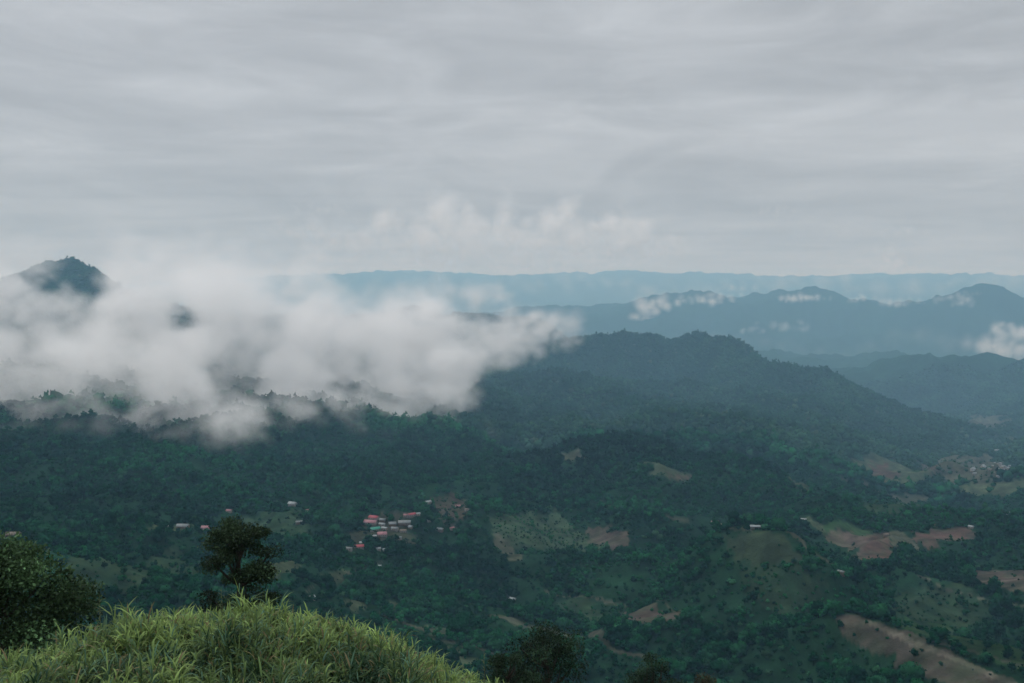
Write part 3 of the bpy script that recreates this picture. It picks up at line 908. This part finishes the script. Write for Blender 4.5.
def leafy_tree(name, label, base, height, wid, clumps, nleaf, leaf, colour, seed, crown_from=0.35, shape=2.2, cat='tree', dome=0.0, lean=0.0, squash=0.8):
    """a tree at its real place: trunk and limbs, and a crown of leaf clumps with gaps between them"""
    r = np.random.default_rng(seed)
    root = empty(name, base)
    tag(root, label, cat)
    # trunk
    nseg = 7
    tp = [np.array([lean * (i / nseg) ** 1.5 * height + 0.1 * wid * math.sin(i * 1.3 + seed) * (i > 0) * 0.35, 0.06 * wid * math.cos(i * 1.7 + seed) * (i > 0) * 0.5, height * 0.9 * i / nseg - 0.6 * (i == 0)]) for i in range(nseg + 1)]
    tr = [max(0.025, 0.022 * height * (1 - i / nseg) ** 0.8 + 0.02) for i in range(nseg + 1)]
    V, Q = tube(tp, tr)
    mesh_np('trunk', V, Q, M_BARK, root, smooth=True)
    # clump centres inside an uneven envelope
    cen, rad = [], []
    while len(cen) < clumps:
        h = r.uniform(crown_from, 1.0)
        t = (h - crown_from) / (1 - crown_from)
        if dome:
            env = math.sqrt(max(0.0, 1 - max(0, (t - 0.25) / 0.75) ** 2)) * (0.75 + 0.25 * min(1, t / 0.25))
        else:
            env = (math.sin(math.pi * min(1, 0.14 + 0.84 * t)) ** (1 / shape)) * (0.86 + 0.14 * math.sin(t * 13 + seed))
        a = r.uniform(0, 2 * math.pi)
        q = wid * 0.5 * env * math.sqrt(r.uniform(0.12, 1.0)) * (0.86 + 0.18 * math.sin(2 * a + 5 * t + seed))
        cr = wid * r.uniform(0.085, 0.15)
        cen.append(np.array([math.cos(a) * q + lean * t * height, math.sin(a) * q, h * height - cr * 0.6])); rad.append(cr)
    cen = np.array(cen); rad = np.array(rad)
    # limbs to some of the clumps
    LV, LQ = [], []; n0 = 0
    for k in range(0, clumps, max(1, clumps // 26)):
        c = cen[k]; zb = max(0.15 * height, c[2] - r.uniform(0.10, 0.22) * height)
        i = min(nseg - 1, int(zb / (0.9 * height) * nseg)); s = tp[i] + (tp[i + 1] - tp[i]) * 0.4
        mid = (s + c) / 2 + np.array([0, 0, -0.02 * height]) + r.normal(size=3) * 0.03 * wid
        v, q = tube([s, mid, c], [0.009 * height, 0.006 * height, 0.003 * height], 5)
        LV.append(v); LQ.append(q + n0); n0 += len(v)
    mesh_np('limb', np.concatenate(LV), np.concatenate(LQ), M_BARK, root, smooth=True)
    # leaves
    k = r.integers(0, clumps, nleaf)
    d = r.normal(size=(nleaf, 3)); d /= np.linalg.norm(d, axis=1)[:, None]
    pos = cen[k] + d * (rad[k] * (0.35 + 0.65 * r.random(nleaf) ** 0.5) * r.uniform(0.8, 1.15, nleaf))[:, None] * np.array([1.15, 1.15, squash])
    quad = np.array([(0, 0, 0), (0.32, 0.5, 0.05), (0, 1.05, -0.12), (-0.32, 0.5, 0.05)]) * leaf
    R = rot_rand(r, nleaf)
    P_ = np.einsum('nij,kj->nki', R, quad) * r.uniform(0.6, 1.25, (nleaf, 1, 1)) + pos[:, None]
    cl = np.array(colour) * np.exp(r.normal(0, 0.42, clumps))[k][:, None] * np.exp(r.normal(0, 0.30, nleaf))[:, None]
    cl = cl * np.where(r.random(nleaf) < 0.06, 1.9, 1.0)[:, None]
    mesh_np('crown', P_.reshape(-1, 3), np.arange(nleaf * 4).reshape(-1, 4), M_LEAF, root, attrs={'tint': ('POINT', np.repeat(cl, 4, 0))})
    return root


def on_ground(u, v, d):
    p = unproj(u, v, d)
    return (float(p[0]), float(p[1]), float(ground_z(p[0], p[1])))


def tree_at(name, label, u, vtop, d, wpx, clumps, nleaf, leaf, colour, seed, **kw):
    b = on_ground(u, vtop, d)
    top = float(unproj(u, vtop, d)[2])
    return leafy_tree(name, label, b, top - b[2], wpx * d / F, clumps, nleaf, leaf, colour, seed, **kw)


tree_at('tree', 'broad dome shaped dark green tree rising behind the grass at the left edge', 0, 538, 50, 190, 90, 46000, 0.18, (0.042, 0.078, 0.034), 3, dome=1, crown_from=0.06)
tree_at('tree', 'tall dark narrow tree with ragged crown standing behind the grassy hilltop', 240, 517, 62, 88, 110, 24000, 0.16, (0.026, 0.045, 0.022), 4, crown_from=0.30, shape=3.2, squash=0.6)
tree_at('tree', 'dark rounded treetop rising beyond the right slope of the grassy hill', 545, 621, 74, 118, 80, 17000, 0.18, (0.016, 0.031, 0.016), 14, crown_from=0.30, dome=1)
tree_at('shrub', 'low dark shrub between the grassy slope and the rounded treetop', 510, 648, 66, 66, 40, 8000, 0.15, (0.020, 0.038, 0.019), 17, crown_from=0.3, dome=1, cat='shrub')
tree_at('tree', 'small dark treetop just breaking the bottom of the picture, pointed', 653, 655, 84, 66, 45, 8000, 0.17, (0.016, 0.031, 0.016), 23, crown_from=0.5, shape=1.8)
tree_at('tree', 'lowest brownish treetop at the bottom of the picture beside the pointed one', 705, 674, 86, 50, 40, 5000, 0.17, (0.034, 0.031, 0.018), 31, crown_from=0.5, dome=1)


# tall cane-like grass covering the hilltop
def grass_field(n_clump, seed):
    r = np.random.default_rng(seed)
    d = r.uniform(27.5, 45.0, n_clump); u = r.uniform(-150, 640, n_clump)
    p = unproj(u, VH, d)
    x, y = p[:, 0], p[:, 1]
    z = ground_z(x, y)
    return x, y, z


gr = np.random.default_rng(77)
NT_ = 1900                                                         # tufts of cane, each of several stalks
tx_, ty_, tz_ = grass_field(NT_, 5)
td = np.hypot(tx_, ty_)
swell = perlin(tx_ / 2.8 + 4, ty_ / 2.8) * 0.8 + perlin(tx_ / 1.1, ty_ / 1.1 + 11) * 0.5
th_ = np.clip(0.90 * np.exp(0.75 * swell + gr.normal(0, 0.22, NT_)), 0.35, 1.9)
NC = NT_ * 7
ti_ = np.repeat(np.arange(NT_), 7)
ra = gr.uniform(0, 2 * math.pi, NC); rr_ = 0.26 * np.sqrt(gr.random(NC))
gx = tx_[ti_] + np.cos(ra) * rr_; gy = ty_[ti_] + np.sin(ra) * rr_; gz = ground_z(gx, gy)
hgt = th_[ti_] * gr.uniform(0.7, 1.12, NC)
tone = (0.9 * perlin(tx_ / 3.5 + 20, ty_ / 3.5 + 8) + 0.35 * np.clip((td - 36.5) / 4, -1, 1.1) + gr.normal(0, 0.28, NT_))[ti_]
NL = 9
BL, BF, BC = [], [], []
idx = np.repeat(np.arange(NC), NL); nb = len(idx)
az = ra[idx] + gr.normal(0, 0.9, nb)
start = (gr.random(nb) ** 0.7) * 0.85 * hgt[idx]                  # where the leaf leaves its cane
ln = gr.uniform(0.30, 0.66, nb) * (0.6 + 0.4 * hgt[idx])
ele = np.radians(gr.uniform(38, 88, nb)); droop = gr.uniform(0.1, 1.35, nb)
wd = gr.uniform(0.018, 0.036, nb)
bx = gx[idx] + np.cos(ra[idx]) * start * 0.18; by = gy[idx] + np.sin(ra[idx]) * start * 0.18; bz = gz[idx] + start
ca, sa = np.cos(az), np.sin(az)
NS = 4
hx = np.zeros(nb); hz_ = np.zeros(nb); e = ele.copy()
rows = []
for s in range(NS + 1):
    w = wd * (0.55, 1.0, 0.9, 0.6, 0.06)[s]
    for sg in (-1, 1):
        rows.append(np.stack([bx + ca * hx - sa * w * sg, by + sa * hx + ca * w * sg, bz + hz_], 1))
    e2 = e - droop * 0.30 * (s + 0.4)
    hx = hx + np.cos(e2) * ln / NS; hz_ = hz_ + np.sin(e2) * ln / NS
    e = e - droop * 0.12
VV = np.stack(rows, 1).reshape(-1, 3)
q = np.array([[2 * s, 2 * s + 1, 2 * s + 3, 2 * s + 2] for s in range(NS)])
FFq = (q[None] + (np.arange(nb) * (2 * NS + 2))[:, None, None]).reshape(-1, 4)
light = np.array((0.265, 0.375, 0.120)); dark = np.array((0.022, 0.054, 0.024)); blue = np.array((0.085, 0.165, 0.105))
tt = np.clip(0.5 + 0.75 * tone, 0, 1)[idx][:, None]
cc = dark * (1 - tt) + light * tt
cc = np.where(gr.random(nb)[:, None] < 0.16, blue, cc)
cc = np.where(gr.random(nb)[:, None] < 0.06, np.array((0.20, 0.165, 0.085)), cc) * np.exp(gr.normal(0, 0.22, nb))[:, None]
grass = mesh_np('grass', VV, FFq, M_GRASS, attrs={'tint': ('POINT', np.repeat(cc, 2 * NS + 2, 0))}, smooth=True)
tag(grass, 'tall bright green cane grass covering the near hilltop', 'grass', kind='stuff')
print('grass', len(FFq))


def reed(label, u, v, d, h, seed, leaves=16):
    r = np.random.default_rng(seed)
    b = on_ground(u, v, d)
    root = empty('reed', b); tag(root, label, 'reed', 'tall reeds above the grass')
    V, Q = tube([(0, 0, -0.1), (0.03, 0, h * 0.5), (0.0, 0.02, h)], [0.016, 0.013, 0.005], 5)
    mesh_np('stem', V, Q, M_GRASS, root, attrs={'tint': ('POINT', np.tile((0.13, 0.15, 0.08), (len(V), 1)))})
    for i in range(leaves):
        z = h * (0.35 + 0.62 * i / leaves); a = r.uniform(0, 6.28); l = r.uniform(0.25, 0.5)
        pts = []
        for s in range(4):
            t = s / 3; w = 0.022 * (1 - t) + 0.002
            c = np.array([math.cos(a) * l * t * 0.7, math.sin(a) * l * t * 0.7, z + l * (0.8 * t - 0.9 * t * t)])
            n_ = np.array([-math.sin(a), math.cos(a), 0]) * w
            pts += [c - n_, c + n_]
        mesh_np('leaf', pts, [(2 * s, 2 * s + 1, 2 * s + 3, 2 * s + 2) for s in range(3)], M_GRASS, root, attrs={'tint': ('POINT', np.tile((0.09, 0.12, 0.06), (8, 1)))})
    return root


reed('tall thin pale reed standing between the dome tree and the narrow tree', 100, 640, 40, 2.3, 1)
reed('thin pale reed standing on the right slope of the grass', 484, 690, 41, 2.6, 2)
reed('short thin reed on the crest of the grass before the narrow tree', 222, 640, 40, 1.75, 3)

# ================================================================== CLOUDS
def cloud_material(name, dens, aniso=0.35, col=(1, 1, 1)):
    m = bpy.data.materials.new(name)
    m.use_nodes = True
    m.node_tree.nodes.clear()
    g = G(m.node_tree)
    v = g.n('ShaderNodeVolumePrincipled', {'Color': (*col, 1), 'Density': dens, 'Anisotropy': aniso, 'Absorption Color': (1, 1, 1, 1)})
    g.n('ShaderNodeOutputMaterial', {'Volume': v.outputs[0]})
    return m


def make_cloud(name, blobs, voxel, mat, noise=1.0, wl=300.0, amp=0.9, soft=0.6, warp=0.25, thick=1.0, seed=0, n_per=5, nearer=1.0, bias=0.12, rough=0.6, flat=0.0, holes=()):
    """a body of vapour grown round a set of centres (u, v, range, radius in px, weight)"""
    r = np.random.default_rng(100 + seed)
    pts, rad, wei = [], [], []
    for u, v, d, rp, w in blobs:
        d = far_range(d * nearer)
        p = unproj(u, v, d); rm = 1.12 * rp * d / F
        for q in range(n_per):
            e = r.normal(size=3) * np.array([0.62 + 0.8 * flat, 0.9 * thick, 0.36 - 0.26 * flat]) * rm * (q > 0)
            pts.append(p + e); rad.append(rm * r.uniform(0.6, 1.1) * (1 - 0.45 * flat)); wei.append(w * r.uniform(0.7, 1.2))
    for u, v, d0, d1, rp in holes:                 # clear gaps along which the slopes show
        for d in np.arange(d0, d1, 60.0):
            q = far_range(d)
            for _ in range(3):
                pts.append(unproj(u + r.normal() * rp * 0.6, v + r.normal() * rp * 0.35, q)); rad.append(rp * q / F); wei.append(0.0)
    pts = np.array(pts); rad = np.array(rad); wei = np.array(wei)
    c = pts.mean(0); loc = pts - c
    lo = (loc - rad[:, None] * 1.5).min(0); hi = (loc + rad[:, None] * 1.5).max(0)
    me = bpy.data.meshes.new(name)
    me.from_pydata([tuple(p) for p in loc], [], [])
    for an, arr in (('r', rad), ('w', wei)):
        a = me.attributes.new(an, 'FLOAT', 'POINT'); a.data.foreach_set('value', arr.astype(np.float32))
    seeds = bpy.data.objects.new(name + '_centres', me)
    vol = bpy.data.volumes.new(name)
    vol.materials.append(mat)
    o = bpy.data.objects.new(name, vol)
    o.location = c
    COL.objects.link(o)
    t = bpy.data.node_groups.new(name + '_body', 'GeometryNodeTree')
    t.interface.new_socket('Geometry', in_out='INPUT', socket_type='NodeSocketGeometry')
    t.interface.new_socket('Geometry', in_out='OUTPUT', socket_type='NodeSocketGeometry')
    g = G(t)
    gi = g.n('GeometryNodeObjectInfo', {'Object': seeds}, transform_space='ORIGINAL'); go = g.n('NodeGroupOutput')
    pos = g.n('GeometryNodeInputPosition').outputs[0]
    off = g.n('ShaderNodeVectorMath', {0: pos, 1: tuple(float(x) for x in r.uniform(0, 5000, 3))}, operation='ADD').outputs[0]
    off = g.n('ShaderNodeVectorMath', {0: off, 1: (1.0, 1.0, 1.9)}, operation='MULTIPLY').outputs[0]
    wn = g.n('ShaderNodeTexNoise', {'Vector': off, 'Scale': 1 / (wl * 1.3), 'Detail': 4.0, 'Roughness': 0.6})
    wv = g.n('ShaderNodeVectorMath', {0: wn.outputs['Color'], 1: (0.5, 0.5, 0.5)}, operation='SUBTRACT').outputs[0]
    wv = g.n('ShaderNodeVectorMath', {0: wv, 'Scale': warp * wl * 2}, operation='SCALE').outputs[0]
    p2 = g.n('ShaderNodeVectorMath', {0: pos, 1: wv}, operation='ADD').outputs[0]
    sn = g.n('GeometryNodeSampleNearest', {'Geometry': gi.outputs['Geometry'], 'Sample Position': p2}, domain='POINT')
    def samp(an, typ):
        a = g.n('GeometryNodeInputNamedAttribute', {'Name': an}, data_type=typ) if an else None
        s = g.n('GeometryNodeSampleIndex', {'Geometry': gi.outputs['Geometry'], 'Index': sn.outputs[0]}, data_type=typ, domain='POINT')
        val = a.outputs[0] if a else g.n('GeometryNodeInputPosition').outputs[0]
        g.link(val, [i for i in s.inputs if i.name == 'Value' and i.enabled][0])
        return [x for x in s.outputs if x.enabled][0]
    rs = samp('r', 'FLOAT'); ws = samp('w', 'FLOAT'); ps = samp(None, 'FLOAT_VECTOR')
    dist = g.n('ShaderNodeVectorMath', {0: p2, 1: ps}, operation='DISTANCE').outputs['Value']
    s = g.m('SUBTRACT', 1.0, g.m('DIVIDE', dist, rs))
    nz = g.n('ShaderNodeTexNoise', {'Vector': off, 'Scale': 1 / wl, 'Detail': 7.0, 'Roughness': rough})
    f = g.m('ADD', s, g.m('MULTIPLY', g.m('SUBTRACT', nz.outputs[0], 0.5), 2 * amp))
    f = g.m('DIVIDE', g.m('SUBTRACT', f, bias), soft, clamp=True)
    f = g.m('MULTIPLY', g.m('MULTIPLY', f, f), ws)
    f = g.m('MULTIPLY', f, g.m('GREATER_THAN', s, -0.45))
    size = hi - lo
    vc = g.n('GeometryNodeVolumeCube', {'Density': f, 'Min': tuple(map(float, lo)), 'Max': tuple(map(float, hi))})
    for ax, k in zip('XYZ', range(3)):
        vc.inputs['Resolution ' + ax].default_value = max(8, int(size[k] / voxel))
    sm = g.n('GeometryNodeSetMaterial', {'Geometry': vc.outputs[0], 'Material': mat})
    g.link(sm.outputs[0], go.inputs[0])
    md = o.modifiers.new('body', 'NODES'); md.node_group = t
    return o


MIST = [
    # left: over the foot and face of the near mountain
    (-60, 270, 3700, 40, .6), (0, 285, 3600, 20, .9), (16, 280, 3650, 12, .8), (28, 274, 3650, 11, .8), (8, 296, 3600, 14, .9), (34, 300, 3550, 9, .8), (-10, 268, 3700, 20, .6), (180, 262, 3550, 34, .8), (225, 252, 3600, 26, .5), (565, 342, 4300, 9, .6), (535, 340, 4200, 13, .9), (510, 345, 4050, 14, .9), (480, 352, 3850, 16, .9), (460, 380, 3550, 18, 1), (-40, 330, 3500, 48, 1), (-30, 385, 3000, 36, 1), (-110, 300, 3600, 50, 1), (-100, 380, 3000, 40, 1),
    (5, 262, 3900, 20, .25), (10, 350, 3300, 34, 1), (20, 385, 2950, 28, 1), (50, 335, 3400, 32, 1), (70, 375, 3050, 36, 1), (85, 315, 3500, 22, .8), (110, 340, 3350, 42, 1.1),
    (130, 380, 3000, 34, 1.1), (130, 295, 3500, 30, .9), (165, 275, 3500, 34, .7), (185, 250, 3500, 24, .35), (220, 272, 3500, 30, .6), (245, 258, 3550, 24, .35), (160, 320, 3400, 24, .8),
    (175, 365, 3150, 36, 1.1), (180, 395, 2850, 22, .8), (215, 320, 3350, 34, 1), (225, 400, 2850, 22, .9), (240, 300, 3450, 34, .9), (255, 340, 3350, 32, 1), (235, 422, 2480, 18, 1), (215, 438, 2380, 14, .9), (190, 444, 2330, 9, .6), (255, 428, 2450, 13, .8), (200, 415, 2550, 18, 1), (160, 432, 2400, 8, .4), (230, 404, 2650, 18, 1),
    (265, 390, 3050, 30, 1.1), (280, 310, 3500, 34, .9), (275, 275, 3600, 22, .45), (300, 350, 3400, 36, 1.1), (310, 395, 3100, 26, 1.1), (330, 320, 3600, 34, 1), (345, 365, 3450, 32, 1.1), (355, 400, 3150, 20, 1),
    (370, 330, 3650, 36, 1.1), (390, 375, 3400, 34, 1.2), (320, 290, 3700, 20, .4),
    # right hand tongue against the middle ridge
    (20, 418, 2500, 10, .3), (60, 420, 2480, 10, .25), (100, 418, 2480, 11, .3), (140, 424, 2450, 11, .3), (180, 430, 2450, 12, .35), (280, 424, 2550, 12, .35), (320, 422, 2600, 11, .3), (365, 420, 2650, 11, .3), (410, 416, 2750, 11, .35), (450, 412, 2850, 10, .3),
    (20, 312, 3500, 20, .9), (-25, 300, 3600, 24, .8), (60, 322, 3450, 20, 1), (100, 318, 3450, 22, 1), (140, 325, 3400, 26, 1), (195, 300, 3450, 28, .9), (270, 335, 3400, 30, 1),
    (30, 399, 2800, 15, .9), (80, 402, 2750, 15, .9), (125, 403, 2720, 15, .9), (165, 408, 2700, 13, .7), (290, 405, 2850, 15, .9), (330, 407, 2900, 14, .9), (440, 400, 3150, 13, .7), (400, 405, 3100, 14, .8), (250, 412, 2700, 15, .9),
    (150, 252, 3700, 24, .3), (205, 244, 3700, 22, .3), (110, 262, 3900, 14, .25), (350, 345, 3500, 30, 1), (300, 372, 3300, 30, 1),
    (415, 345, 3700, 34, 1.2), (420, 390, 3300, 24, 1.1), (445, 335, 3850, 22, 1.1), (448, 368, 3650, 22, 1), (470, 300, 4100, 17, .7), (490, 296, 4150, 13, .5), (455, 395, 3350, 14, .8), (475, 338, 3950, 19, 1.0),
    (500, 334, 4100, 18, 1), (525, 330, 4200, 16, 1), (545, 327, 4300, 13, .8), (560, 336, 4300, 9, .5), (500, 362, 3900, 9, .3), (485, 385, 3700, 9, .25), (385, 300, 4000, 12, .3), (490, 432, 2700, 7, .12), (390, 440, 2500, 9, .07),
]
MIST = [(u, v + (16 if v < 268 and u > 60 else 0), d, r * (0.8 if v < 268 else 1.0), w * (0.8 if v < 290 else 1.0)) for u, v, d, r, w in MIST]
M_MIST = cloud_material('mist_vapour', 0.0108)
o = make_cloud('low_cloud', MIST, 11.0, M_MIST, wl=330.0, amp=1.25, soft=1.05, warp=0.45, seed=1, n_per=12, nearer=0.92, bias=-0.10, rough=0.66, holes=((217, 366, 2300, 3700, 12), (341, 386, 2400, 3700, 9), (178, 318, 2700, 4200, 9), (14, 312, 2700, 4300, 9), (74, 281, 3000, 4600, 13), (90, 286, 3000, 4600, 8), (50, 285, 3000, 4600, 7)))
tag(o, 'large bank of white mist lying across the near mountain and forest', 'cloud', kind='stuff')

M_VEIL = cloud_material('veil_vapour', 0.0009, 0.2)
VEIL = [(u, 287 + 4 * math.sin(u * 0.03), 19500, 13 + 3 * math.sin(u * 0.05), 0.8) for u in range(230, 1130, 22)]
o = make_cloud('distant_mist', VEIL, 70.0, M_VEIL, wl=2600.0, amp=0.8, soft=1.3, warp=0.3, seed=90, n_per=6, rough=0.6, bias=-0.1, flat=0.4)
tag(o, 'faint band of mist lying before the farthest hazy range', 'mist', kind='stuff')
VEIL2 = [(u, 346 + 3 * math.sin(u * 0.04), 9300, 12, 0.8) for u in range(600, 1120, 24)]
o = make_cloud('valley_mist', VEIL2, 40.0, M_VEIL, wl=1500.0, amp=0.6, soft=1.3, warp=0.3, seed=91, n_per=6, rough=0.6, bias=-0.1, flat=0.4)
tag(o, 'faint mist filling the valley at the foot of the far blue range', 'mist', kind='stuff')

M_PUFF = cloud_material('cloud_vapour', 0.005, 0.3)
SMALL = [
    ('small round white cloud floating before the far blue mountain range', [(645, 308, 11300, 9, 1), (655, 313, 11300, 10, 1), (660, 306, 11300, 7, .7)]),
    ('long white wisp of cloud along the far crest beside the round cloud', [(683, 301, 11600, 6, .8), (697, 301, 11600, 7, 1), (712, 302, 11600, 7, 1), (724, 297, 11600, 7, .8), (733, 288, 11600, 6, .4)]),
    ('small white cloud clinging to the rounded peak of the far range', [(788, 297, 11400, 6, .9), (796, 298, 11400, 6, 1), (806, 297, 11400, 6, .9), (815, 298, 11400, 5, .6)]),
    ('faint low cloud patch before the lower flank of the far range', [(775, 326, 9800, 6, .35), (790, 327, 9800, 8, .45), (800, 328, 9800, 5, .3)]),
    ('tiny faint white cloud left of the low cloud patch on the far range', [(753, 330, 9800, 6, .4)]),
    ('flat white cloud in the saddle between the two far peaks', [(860, 298, 11500, 5, .7), (890, 302, 11500, 7, .8), (905, 302, 11500, 5, .6)]),
    ('slanting white wisp of cloud just left of the pointed far peak', [(942, 299, 11200, 5, .6), (957, 304, 11200, 7, .9), (967, 299, 11200, 7, .9), (973, 294, 11200, 4, .5)]),
    ('bright white cloud heaped low over the ridge at the picture edge', [(985, 346, 8300, 9, 1), (1000, 347, 8300, 11, 1.1), (1018, 350, 8300, 11, 1.1), (1035, 350, 8300, 12, 1)]),
    ('upper white cloud leaning above the bright heaped cloud at the edge', [(1005, 328, 8600, 7, .9), (1013, 331, 8600, 9, 1), (1026, 333, 8600, 9, 1)]),
]
for i, (lab, bl) in enumerate(SMALL):
    d = bl[0][2]
    o = make_cloud('cloud', bl, d * 0.0014, M_PUFF, wl=d * 0.03, amp=0.5, soft=0.9, warp=0.22, seed=20 + i, n_per=12, bias=-0.05, flat=0.0 if i == 0 else 0.35 if i > 6 else 0.6)
    tag(o, lab, 'cloud', 'small clouds before the far mountain range')

M_BANK = cloud_material('bank_vapour', 0.0030, 0.3)
BANKS = [
    ('broad pale cumulus bank standing over the far horizon', [(300, 232, 36000, 14, .3), (335, 240, 36000, 18, .4), (365, 240, 36000, 20, .5), (395, 228, 36000, 20, .7), (425, 238, 36000, 26, .8), (450, 228, 36000, 24, .8), (470, 245, 36000, 24, .8), (500, 232, 36000, 22, .9), (530, 240, 36000, 24, 1),
        (545, 224, 36000, 18, .9), (575, 240, 36000, 24, 1), (600, 228, 36000, 18, 1), (620, 245, 36000, 22, 1), (645, 236, 36000, 18, .9), (665, 250, 36000, 15, .7), (560, 258, 36000, 18, .6), (610, 262, 36000, 16, .6), (480, 262, 36000, 18, .5)]),
    ('single upright puff of pale cloud over the far right ranges', [(885, 262, 36000, 13, .9), (888, 252, 36000, 10, .7), (893, 270, 36000, 10, .5)]),
    ('thin flat streak of pale cloud above the upright puff', [(885, 232, 36000, 6, .3), (905, 231, 36000, 7, .4), (930, 232, 36000, 6, .3)]),
    ('small thin bright streak of cloud high over the far ridges', [(765, 210, 36000, 5, .3), (782, 209, 36000, 6, .45), (795, 209, 36000, 4, .3)]),
    ('thin bright streak of cloud above the left end of the cumulus bank', [(295, 208, 36000, 4, .25), (318, 209, 36000, 6, .4), (340, 210, 36000, 5, .3)]),
]
for i, (lab, bl) in enumerate(BANKS):
    o = make_cloud('cumulus_bank' if i == 0 else 'cloud', bl, 55.0, M_BANK, wl=2400.0 if i < 2 else 1100, amp=0.8, soft=1.2, warp=0.35, rough=0.66, seed=50 + i, n_per=7)
    tag(o, lab, 'cloud', 'pale clouds over the far horizon')

print('terrain', len(P), 'pts', GX.size, 'verts', GZ.min(), GZ.max())
